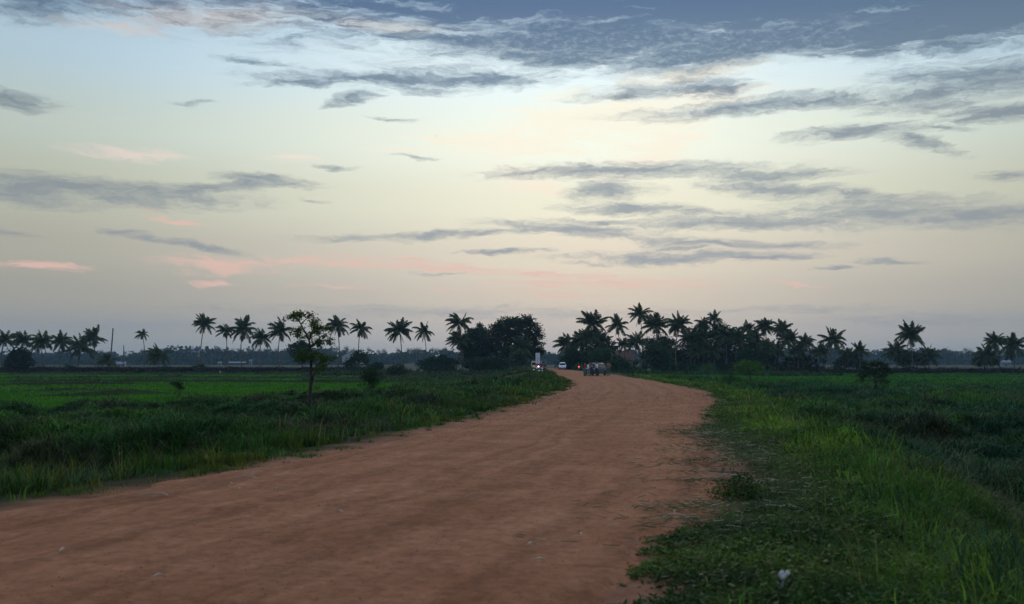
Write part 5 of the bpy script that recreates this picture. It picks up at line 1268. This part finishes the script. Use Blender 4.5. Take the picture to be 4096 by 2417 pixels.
M['glow'] = paint('brake_light_red', (.5, .02, .02), .3, emit=(1, .06, .03), estr=9); M['glowpink'] = paint('brake_light_pink', (.5, .05, .2), .3, emit=(1, .16, .42), estr=26)
gm, nt, ns, lk = newmat('car_glass'); out_ = N(nt, 'ShaderNodeOutputMaterial'); gb = N(nt, 'ShaderNodeBsdfPrincipled'); lk.new(gb.outputs[0], out_.inputs[0])
gn = N(nt, 'ShaderNodeTexNoise', inp={'Scale': 1.5}); gr = N(nt, 'ShaderNodeMapRange', inp={3: .06, 4: .12}); lk.new(gn.outputs[0], gr.inputs[0]); lk.new(gr.outputs[0], gb.inputs['Roughness'])
gb.inputs['Base Color'].default_value = (.008, .01, .013, 1); gb.inputs['Specular IOR Level'].default_value = .35; M['glass'] = gm

def rrect(y, hw, z0, z1, r=.12, n=4, tuck=.0):
    """closed ring in the x-z plane at y with rounded corners"""
    pts = []
    for cx, cz, a0 in ((hw - r, z1 - r, 0), (-hw + r, z1 - r, 90), (-hw + r + tuck, z0 + r, 180), (hw - r - tuck, z0 + r, 270)):
        for i in range(n + 1):
            a = math.radians(a0 + 90 * i / n); pts.append((cx + r * math.cos(a), y, cz + r * math.sin(a)))
    return pts
def wheel(t, x, y, r, w, nm='wheel'):
    s = 1 if x > 0 else -1
    wo = bpy.data.objects.new(nm, None); link(wo, t); wo.location = (x, y, r)
    MB().disc((0, 0, 0), (s, 0, 0), [(-w / 2, r * .62), (-w / 2, r * .93), (-w * .3, r), (w * .3, r), (w / 2, r * .93), (w / 2, r * .64), (w * .36, r * .62)], 24).build('tyre', M['tyre'], wo)
    MB().disc((0, 0, 0), (s, 0, 0), [(w * .2, r * .63), (w * .34, r * .6), (w * .3, r * .2), (w * .38, r * .12), (w * .38, .001)], 20).build('rim', M['rim'], wo)
    return wo
def car(label, loc, rz, L, W, H, paintm, belt, clear, wr, cab, lower=None, roofm=None, face='suv'):
    """faces +Y; cab = (y of windscreen foot, windscreen top, roof end, rear window foot)"""
    t = thing('parked_car' if face == 'suv' else 'hatchback_car', label, 'car', loc, rz)
    hw = W / 2; f, r = L / 2, -L / 2
    nose = belt * .9
    st = [(r, hw * .86, clear + .12, belt * .94), (r + .12, hw * .95, clear + .04, belt * .99), (r + .5, hw, clear, belt), (0, hw, clear, belt), (cab[0] - .1, hw, clear, belt), (cab[0] + .25, hw, clear, belt * .985), (f - .35, hw * .97, clear, nose), (f - .1, hw * .9, clear + .03, nose * .93), (f, hw * .8, clear + .1, nose * .8)]
    MB().loft([rrect(y, w, a, b, .11, 4, .03) for y, w, a, b in st]).build('body', paintm, t)
    # greenhouse
    y0, y1, y2, y3 = cab; zb, zt = belt - .03, H; iw = hw * .93; tw = hw * .74
    def rg(z, ya, yb, w): return [(w, ya, z), (-w, ya, z), (-w, yb, z), (w, yb, z)]
    k = MB()
    k.loft([rg(zb, y0, y3, iw), rg(zb + (zt - zb) * .82, y0 + (y1 - y0) * .84, y3 + (y2 - y3) * .84, tw + (iw - tw) * .18), rg(zt - .03, y1 - .06, y2 + .1, tw * .97), rg(zt, y1 - .25, y2 + .35, tw * .8)])
    k.build('roof', roofm or paintm, t, bevel=.03)
    def pane(name, c, off, sh=.0):
        c = [Vector(p) for p in c]; n = (c[1] - c[0]).cross(c[3] - c[0]).normalized(); m = sum(c, Vector()) / 4
        if n.dot(m - Vector((0, (y0 + y3) / 2, (zb + zt) / 2))) < 0: n = -n
        a = [p + n * off for p in c]; b = [p - n * .01 for p in c]
        return MB().add(a + b, [(0, 1, 2, 3), (7, 6, 5, 4), (0, 4, 5, 1), (1, 5, 6, 2), (2, 6, 7, 3), (3, 7, 4, 0)]).build(name, M['glass'], t, smooth=False)
    def on(u, v, side):      # a point of the cabin faces: v 0 belt .. 1 top of the pane
        z = zb + (zt - zb) * .82 * v; ww = iw + (tw + (iw - tw) * .18 - iw) * v
        ya = y0 + (y1 - y0) * .84 * v; yb = y3 + (y2 - y3) * .84 * v
        if side == 'f': return (ww * u, ya, z)
        if side == 'r': return (ww * u, yb, z)
        return (ww * side, ya + (yb - ya) * u, z)
    pane('windscreen', [on(-.9, .1, 'f'), on(.9, .1, 'f'), on(.88, .95, 'f'), on(-.88, .95, 'f')], .012)
    pane('rear_window', [on(-.85, .2, 'r'), on(.85, .2, 'r'), on(.82, .95, 'r'), on(-.82, .95, 'r')], .012)
    for s in (-1, 1):
        pane('side_window', [on(.06, .12, s), on(.44, .12, s), on(.46, .93, s), on(.1, .93, s)], .012)
        pane('side_window', [on(.5, .12, s), on(.82, .16, s), on(.8, .9, s), on(.52, .93, s)], .012)
        MB().ball((s * (hw + .09), y0 - .18, belt + .07), (.1, .06, .075), 10, 6).build('mirror', paintm, t)
        for yy in (.02 + (y0 + y3) / 2 + .55, (y0 + y3) / 2 - .45):
            MB().box((s * (hw + .004), yy, belt - .13), (.02, .16, .025)).build('door_handle', M['trim'], t, smooth=False)
        MB().box((s * (hw - .004), 0, clear + .1), (.03, L * .5, .13)).build('sill_trim', M['trim'], t, smooth=False)
        hl = MB().ball((s * hw * .66, f - .1, belt * (.62 if face == 'suv' else .72)), (.17, .1, .085), 12, 6); hl.build('headlight', M['lens'], t)
        MB().ball((s * hw * .82, r + .06, belt * .78), (.09, .06, .16), 10, 6).build('tail_light', M['redlens'], t)
        for yy in (f - .82, r + .74):
            MB().disc((s * (hw - .03), yy, wr + .01), (s, 0, 0), [(0, wr * 1.13), (.035, wr * 1.13), (.035, .01)], 24).build('wheel_arch', M['trim'], t)
            wheel(t, s * (hw - .06), yy, wr, .2)
    MB().box((0, f - .03, clear + .2), (W * .82, .16, .2)).build('bumper', lower or paintm, t, bevel=.04)
    MB().box((0, r + .02, clear + .22), (W * .84, .14, .2)).build('rear_bumper', lower or paintm, t, bevel=.04)
    MB().box((0, f - .015, belt * .7 if face != 'suv' else belt * .76), (W * (.26 if face != 'suv' else .5), .08, .1)).build('grille', M['trim'], t, bevel=.02)
    MB().box((0, f + .06, clear + .24), (.46, .02, .11)).build('number_plate', M['plate'], t, smooth=False)
    return t
def rdz(D): return .062
car('grey-blue compact SUV parked across the right of the road, people round it', (X(2380, 125.5), 125.5, rdz(125)), math.radians(180 - 27), 4.0, 1.78, 1.58, M['sol'], .98, .22, .34, (.95, .3, -1.45, -1.9), M['trim'], M['sol'])
car('small white hatchback driving toward the viewer on the dirt road', (X(2250, 213), 213, rdz(213)), math.radians(180 - 4), 3.5, 1.52, 1.56, M['wcar'], .93, .2, .28, (.9, .35, -1.3, -1.72), M['trim'], None, 'hatch')

def motorbike(label, loc, rz, body, tailmat, sz=1, lampr=.1, group='motorbikes on the road'):
    """faces +Y"""
    t = thing('motorbike', label, 'motorbike', loc, rz, group)
    for y in (.64, -.62):
        wo = bpy.data.objects.new('wheel', None); link(wo, t); wo.location = (0, y, .3)
        tb = MB(); rg = []
        for i in range(25):
            a = 2 * PI * i / 24; c = Vector((0, math.cos(a) * .255, math.sin(a) * .255)); rd = c.normalized()
            rg.append([tuple(c + rd * .047 * math.cos(q) + Vector((1, 0, 0)) * .052 * math.sin(q)) for q in [k * PI / 4 for k in range(8)]])
        tb.loft(rg, cap=False).build('tyre', M['tyre'], wo)
        rb = MB().disc((0, 0, 0), (1, 0, 0), [(-.03, .21), (-.015, .225), (.015, .225), (.03, .21)], 20)
        for k in range(5):
            a = k * 2 * PI / 5; rb.tube([(0, 0, 0), (0, .21 * math.cos(a), .21 * math.sin(a))], .014, 5)
        rb.build('rim', M['rim'], wo)
    MB().loft([[(w * math.cos(k * PI / 5), y, z + h * math.sin(k * PI / 5)) for k in range(10)] for y, w, z, h in ((.42, .05, .86, .05), (.3, .13, .82, .1), (.1, .14, .8, .1), (-.02, .08, .76, .06))]).build('fuel_tank', body, t)
    MB().loft([[(w * math.cos(k * PI / 5), y, z + h * math.sin(k * PI / 5)) for k in range(10)] for y, w, z, h in ((0, .08, .78, .035), (-.2, .13, .77, .05), (-.55, .12, .8, .05), (-.72, .07, .83, .03))]).build('seat', M['trim'], t)
    MB().box((0, .02, .42), (.22, .42, .3)).build('engine', M['steel'], t, bevel=.04)
    fr = MB(); fr.tube([(0, .38, .84), (0, .1, .6), (0, -.3, .5), (0, -.62, .3)], .025, 6)
    for s in (-1, 1): fr.tube([(s * .07, .44, .9), (s * .07, .64, .3)], .024, 6); fr.tube([(s * .09, -.5, .74), (s * .09, -.62, .3)], .024, 6)
    fr.build('frame', M['steel'], t)
    hb = MB().tube([(-.36, .3, 1.0), (-.2, .4, .98), (.2, .4, .98), (.36, .3, 1.0)], .018, 6); hb.build('handlebar', M['trim'], t)
    MB().ball((0, .5, .88), (.09, .07, .09), 10, 6).build('headlamp', M['lens'], t)
    for s in (-1, 1):
        MB().tube([(s * .3, .33, 1.0), (s * .36, .32, 1.16)], .01, 5).ball((s * .38, .32, 1.2), (.06, .02, .04), 8, 5).build('mirror', M['trim'], t)
    MB().loft([[(w * math.cos(k * PI / 5), y, .58 + h * math.sin(k * PI / 5)) for k in range(10)] for y, w, h in ((-.2, .11, .12), (-.5, .1, .13), (-.78, .05, .06))]).build('tail_panel', body, t)
    MB().tube([(.13, .1, .32), (.15, -.4, .3), (.15, -.75, .36)], [.03, .045, .05], 7).build('exhaust', M['rim'], t)
    MB().ball((0, -.78, .74), (lampr, .06, lampr * .85), 12, 8).build('tail_lamp', tailmat, t)
    MB().box((0, -.82, .52), (.2, .015, .12)).build('number_plate', M['plate'], t, smooth=False)
    return t
RIDE = dict(pel=(0, -.3, .86), spi=(0, -.26, 1.05), che=(0, -.2, 1.25), nec=(0, -.17, 1.39), hed=(0, -.14, 1.5), top=(0, -.15, 1.6), shl=(-.19, -.19, 1.31), shr=(.19, -.19, 1.31), ell=(-.3, 0, 1.1), elr=(.3, 0, 1.1), wrl=(-.33, .24, 1.03), wrr=(.33, .24, 1.03),
            hil=(-.1, -.28, .84), knl=(-.2, .1, .66), anl=(-.2, -.02, .28), tol=(-.2, .14, .24), hir=(.1, -.28, .84), knr=(.2, .1, .66), anr=(.2, -.02, .28), tor=(.2, .14, .24))
for lab, lab2, px, D, rz, bm_, tl, sh, lr in (
    ('motorbike with glowing red tail light riding away beside the grove', 'rider in dark clothes on the motorbike with the red tail light', 2313, 199, .1, M['bikered'], M['glow'], navy, .1),
    ('motorbike riding away between the sign and the white hatchback', 'rider in an olive-brown shirt on the motorbike right of the sign', 2179, 214, .12, M['bike'], M['redlens'], oliv, .06),
    ('motorbike with bright pink brake light below the white sign', 'rider in dark purple on the motorbike with the pink brake light', 2158, 206, -.3, M['bike'], M['glowpink'], purp, .12)):
    zz = .05
    motorbike(lab, (X(px, D), D, zz), rz, bm_, tl, 1, lr)
    person(lab2, (X(px, D), D, zz), rz, sh, dk, RIDE, 'riders on the motorbikes')

def rickshaw(label, px, D, rz):
    t = thing('auto_rickshaw', label, 'rickshaw', (X(px, D), D, .05), rz)
    MB().loft([rrect(y, w, a, b, .1, 4, .05) for y, w, a, b in ((-1.25, .55, .42, .95), (-1.15, .63, .34, 1.0), (-.3, .64, .3, .95), (.5, .6, .3, .6), (.9, .42, .32, .9), (1.25, .2, .4, .95))]).build('body', M['yel'], t)
    MB().loft([rrect(y, w, a, b, .16, 5) for y, w, a, b in ((-1.12, .58, 1.52, 1.72), (-.9, .62, 1.5, 1.8), (.3, .6, 1.52, 1.82), (.75, .5, 1.5, 1.74))]).build('canopy', M['yel'], t)
    ar = MB()
    ar.tube([(-.62, -1.16, .95), (-.62, -1.15, 1.5), (-.5, -1.14, 1.7), (.5, -1.14, 1.7), (.62, -1.15, 1.5), (.62, -1.16, .95)], .045, 8); ar.build('rear_arch', M['stonew'], t)
    for s in (-1, 1): MB().tube([(s * .58, .7, .8), (s * .55, .68, 1.55)], .03, 6).build('pillar', M['yel'], t); MB().ball((s * .7, .75, 1.2), (.07, .03, .05), 8, 5).build('mirror', M['trim'], t)
    MB().box((0, -1.1, 1.25), (1.1, .02, .5)).build('rear_window', M['glass'], t, smooth=False)
    MB().box((0, .85, 1.2), (.9, .02, .55)).build('windscreen', M['glass'], t, smooth=False)
    MB().box((0, -.5, .75), (1.0, .5, .3)).build('seat', M['trim'], t, bevel=.05)
    for s in (-1, 1):
        wheel(t, s * .56, -.8, .23, .12); MB().ball((s * .5, -1.24, .72), (.07, .04, .07), 8, 5).build('tail_light', M['redlens'], t)
    wheel(t, .01, 1.0, .23, .12)
    MB().box((0, -1.27, .52), (.4, .015, .12)).build('number_plate', M['plate'], t, smooth=False)
rickshaw('yellow auto rickshaw with pale rear arch behind the guard stones', 2136, 226, .05)
def jeep(label, px, D, rz):
    t = thing('pickup_truck', label, 'truck', (X(px, D), D, .05), rz)
    MB().loft([rrect(y, w, a, b, .1, 3) for y, w, a, b in ((-2, .82, .45, 1.15), (-1.9, .86, .4, 1.2), (.2, .86, .4, 1.2), (1.7, .82, .42, 1.1), (2.0, .74, .48, 1.0))]).build('body', M['redwall'], t)
    MB().loft([rrect(y, w, a, b, .12, 3) for y, w, a, b in ((-.9, .78, 1.1, 1.9), (.5, .78, 1.1, 1.95), (.9, .76, 1.1, 1.5))]).build('cab', M['greywall'], t)
    MB().box((0, -.915, 1.55), (1.3, .02, .5)).build('rear_window', M['glass'], t, smooth=False)
    MB().box((0, .3, 2.0), (1.5, 1.2, .06)).build('roof_rack', M['steel'], t, smooth=False)
    for s in (-1, 1):
        MB().box((s * .72, -2.0, .95), (.16, .05, .22)).build('tail_light', M['redlens'], t, smooth=False)
        for y in (-1.2, 1.2): wheel(t, s * .76, y, .36, .22)
    MB().box((0, -2.02, .6), (1.5, .1, .16)).build('rear_bumper', M['trim'], t, smooth=False)
jeep('dusty red pickup truck far down the road beyond the riders', 2173, 330, .1)

# ---------------------------------------------------------------- birds
M['bird'] = paint('dark_bird', (.02, .02, .022), .8); M['egret'] = paint('white_egret', (.7, .7, .68), .8)
def bird(label, px, py, D, span, flap, rz, bank=0):
    t = thing('flying_bird', label, 'bird', (X(px, D), D, Z(py, D)), rz, 'birds in flight'); t.rotation_euler = (0, bank, rz)
    s = span / 2
    b = MB().loft([[(w * math.cos(k * PI / 4), y, w * math.sin(k * PI / 4)) for k in range(8)] for y, w in ((-.3 * s, .01 * s), (-.12 * s, .08 * s), (.1 * s, .1 * s), (.26 * s, .06 * s), (.33 * s, .065 * s), (.42 * s, .012 * s))]); b.build('body', M['bird'], t)
    for sg in (-1, 1):
        e, tp = (sg * .45 * s, .06 * s, flap * .4 * s), (sg * s * .95, -.1 * s, flap * .15 * s if flap > .4 else flap * .5 * s)
        mb = MB(); rings = []
        for c, w, h in (((sg * .06 * s, 0, 0), .26 * s, .03 * s), (e, .24 * s, .022 * s), (tp, .05 * s, .008 * s)):
            rings.append([(c[0], c[1] + w * .5 * math.cos(k * PI / 3), c[2] + h * math.sin(k * PI / 3)) for k in range(6)])
        mb.loft(rings).build('wing', M['bird'], t)
    MB().add([(-.05 * s, -.25 * s, 0), (.05 * s, -.25 * s, 0), (.1 * s, -.5 * s, 0), (-.1 * s, -.5 * s, 0), (-.05 * s, -.25 * s, .02 * s), (.05 * s, -.25 * s, .02 * s), (.1 * s, -.5 * s, .01 * s), (-.1 * s, -.5 * s, .01 * s)],
             [(0, 1, 2, 3), (7, 6, 5, 4), (0, 4, 5, 1), (1, 5, 6, 2), (2, 6, 7, 3), (3, 7, 4, 0)]).build('tail', M['bird'], t, smooth=False)
bird('dark bird with wings arched down high in the middle of the sky', 1745, 543, 150, .38, -1.4, .5)
bird('dark bird gliding high at the right side of the sky', 3860, 681, 150, .34, .5, 1.1, .2)
bird('tiny dark bird low over the left cloud near the frame edge', 61, 850, 160, .36, .2, .8, .35)
bird('dark bird gliding flat beside the windswept palm', 1905, 1277, 230, .62, .08, .2)
bird('left of two tiny birds over the right palms', 3317, 1268, 240, .3, .6, .9)
bird('right of two tiny birds over the right palms', 3326, 1266, 240, .26, .7, .7)
def egret(label, px, D):
    x0 = X(px, D); z0 = gz(x0, D)
    t = thing('white_egret', label, 'bird', (x0, D, z0), 1.2, 'egrets in the paddies')
    MB().loft([[(w * math.cos(k * PI / 4), y, z + w * 1.1 * math.sin(k * PI / 4)) for k in range(8)] for y, z, w in ((-.28, .36, .02), (-.12, .42, .08), (.06, .48, .1), (.16, .54, .06), (.2, .62, .03), (.17, .72, .025), (.2, .8, .028), (.24, .83, .03), (.29, .83, .016))]).build('body', M['egret'], t)
    MB().tube([(0, .28, .83), (0, .4, .81)], [.012, .003], 6).build('beak', M['yel'], t)
    for s in (-1, 1): MB().tube([(s * .04, 0, .42), (s * .04, -.02, .2), (s * .04, .01, -.02)], .01, 6).build('leg', M['bird'], t)
egret('white egret standing at the foot of the dark left bank', 881, 252)
egret('white egret in the dry field right of the left palm row', 1194, 300)

# ---------------------------------------------------------------- litter and pebbles on and by the road
M['plastic'] = paint('white_plastic', (.7, .7, .72), .35, var=.1); M['pebble'] = paint('red_brown_pebble', (.2, .1, .065), .9); M['dryleaf'] = paint('dry_leaf', (.42, .36, .25), .8); M['straw'] = paint('pale_straw', (.34, .31, .24), .8); M['petal'] = paint('white_petal', (.38, .38, .4), .85)
def flower():
    D = 8.0; x0 = X(3135, D); z0 = gz(x0, D); h = max(.16, Z(2372, D) - z0)
    t = thing('white_flower', 'white blossom head in the dark weeds at the lower right', 'flower', (x0, D, z0))
    MB().tube([(0, 0, -.05), (.01, 0, h * .6), (0, -.01, h)], .005, 6).build('stem', M['grn'], t)
    for k in range(9):
        a = k * 2.4; r = .012 + .028 * (k / 9)
        MB().ball((r * math.cos(a), r * math.sin(a), h + .018 * math.sin(k * 1.7)), (.02, .018, .024), 8, 6).build('petal', M['petal'], t)
    for k in range(5):
        MB().ball((-.03 + .012 * math.cos(k * 2), -.02 + .01 * math.sin(k * 2), h - .04 - .012 * k), (.018, .018, .022), 7, 5).build('bud', M['petal'], t)
flower()
def twig(label, px, py, L, rz):
    D = (CZ - .08) * F / (py - HY); x0 = X(px, D); z = max(gz(x0, D), .02)
    t = thing('dry_twig', label, 'twig', (x0, D, z + .03), rz, 'dry twigs on the road edge')
    MB().tube([(-L / 2, 0, .01), (-L * .1, .02, .035), (L * .3, -.03, .03), (L / 2, -.1, .01)], [.006, .008, .007, .004], 7).build('stick', M['straw'], t)
    MB().tube([(L * .1, 0, .03), (L * .3, .08, .045)], [.005, .003], 6).build('side_shoot', M['straw'], t)
twig('pale dry twig lying on the cut straw at the right road edge', 2905, 1898, .62, -.35)
twig('short pale twig on the red shoulder below the cut straw', 2690, 2058, .28, .5)
twig('thin pale twig at the left road edge near the weeds', 985, 1905, .34, .1)
twig('dark lying stick at the left road edge', 620, 1972, .4, .05)
def road_scrap(name, label, cat, mat, part, px, py, r, group, flat=.4):
    D = (CZ - .08) * F / (py - HY); x0 = X(px, D)
    t = thing(name, label, cat, (x0, D, .07), random.uniform(0, 6), group)
    rings = []; m = 6; n = 9
    for i in range(1, m):
        q = PI * i / m
        rings.append([(r * math.sin(q) * math.cos(2 * PI * k / n) * random.uniform(.8, 1.2), r * math.sin(q) * math.sin(2 * PI * k / n) * random.uniform(.8, 1.2), r * flat * (1 - math.cos(q)) * random.uniform(.85, 1.1)) for k in range(n)])
    MB().loft(rings).build(part, mat, t)
LEAFS = [(255, 2205, 'curled pale leaf on the road nearest the lower left corner'), (635, 2312, 'curled pale leaf at the bottom left of the road'), (1105, 1960, 'pale leaf scrap on the upper left of the road'), (960, 1958, 'smaller pale leaf scrap beside another on the left road'), (920, 1940, 'tiny pale leaf fleck near the left road edge'),
         (2125, 2182, 'pale leaf scrap in the right wheel track'), (2158, 2245, 'yellowish leaf scrap low in the right wheel track'), (2320, 2142, 'pale leaf scrap near the right shoulder'), (1360, 2052, 'pale leaf fleck in the middle of the road')]
for px, py, lab in LEAFS:
    D = (CZ - .08) * F / (py - HY); x0 = X(px, D)
    t = thing('fallen_leaf', lab, 'leaf', (x0, D, .075), random.uniform(0, 6), 'pale fallen leaves on the road')
    mb = MB(); L = .05; V = []
    for i in range(6):
        f = i / 5; w = .02 * math.sin(PI * min(.98, f + .05)); z = .022 * math.sin(PI * f) + .004
        V += [(-w, (f - .5) * 2 * L, z + .012), (0, (f - .5) * 2 * L, z), (w, (f - .5) * 2 * L, z + .012)]
    Fc = []
    for i in range(5): Fc += [(i * 3, i * 3 + 1, i * 3 + 4, i * 3 + 3), (i * 3 + 1, i * 3 + 2, i * 3 + 5, i * 3 + 4)]
    o = mb.add(V, Fc).build('blade', M['dryleaf'], t); so_ = o.modifiers.new('Thick', 'SOLIDIFY'); so_.thickness = .002
# pebbles and crumbs of earth: far too many to count
n = 4200
yy = 7 + 50 * rng.random(n) ** 1.7; tt = rng.random(n)
xx = Lx(yy) + (Rx(yy) - Lx(yy)) * np.clip(tt, .02, .98)
sz = np.maximum(.005, .00034 * yy) * rng.uniform(.5, 1.8, n)
ico = bmesh.new(); bmesh.ops.create_icosphere(ico, subdivisions=1, radius=1); iv = np.array([v.co[:] for v in ico.verts]); it = np.array([[v.index for v in f.verts] for f in ico.faces]); ico.free()
V = (iv[None] * sz[:, None, None] * rng.uniform(.6, 1.3, (n, 1, 3)) * np.array([1, 1, .6]) + np.stack([xx, yy, np.full(n, .068)], 1)[:, None, :]).reshape(-1, 3)
T = (it[None] + (np.arange(n) * len(iv))[:, None, None]).reshape(-1, 3)
tag(npmesh('pebbles', V, T, M['pebble'], smooth=True), kind='stuff')
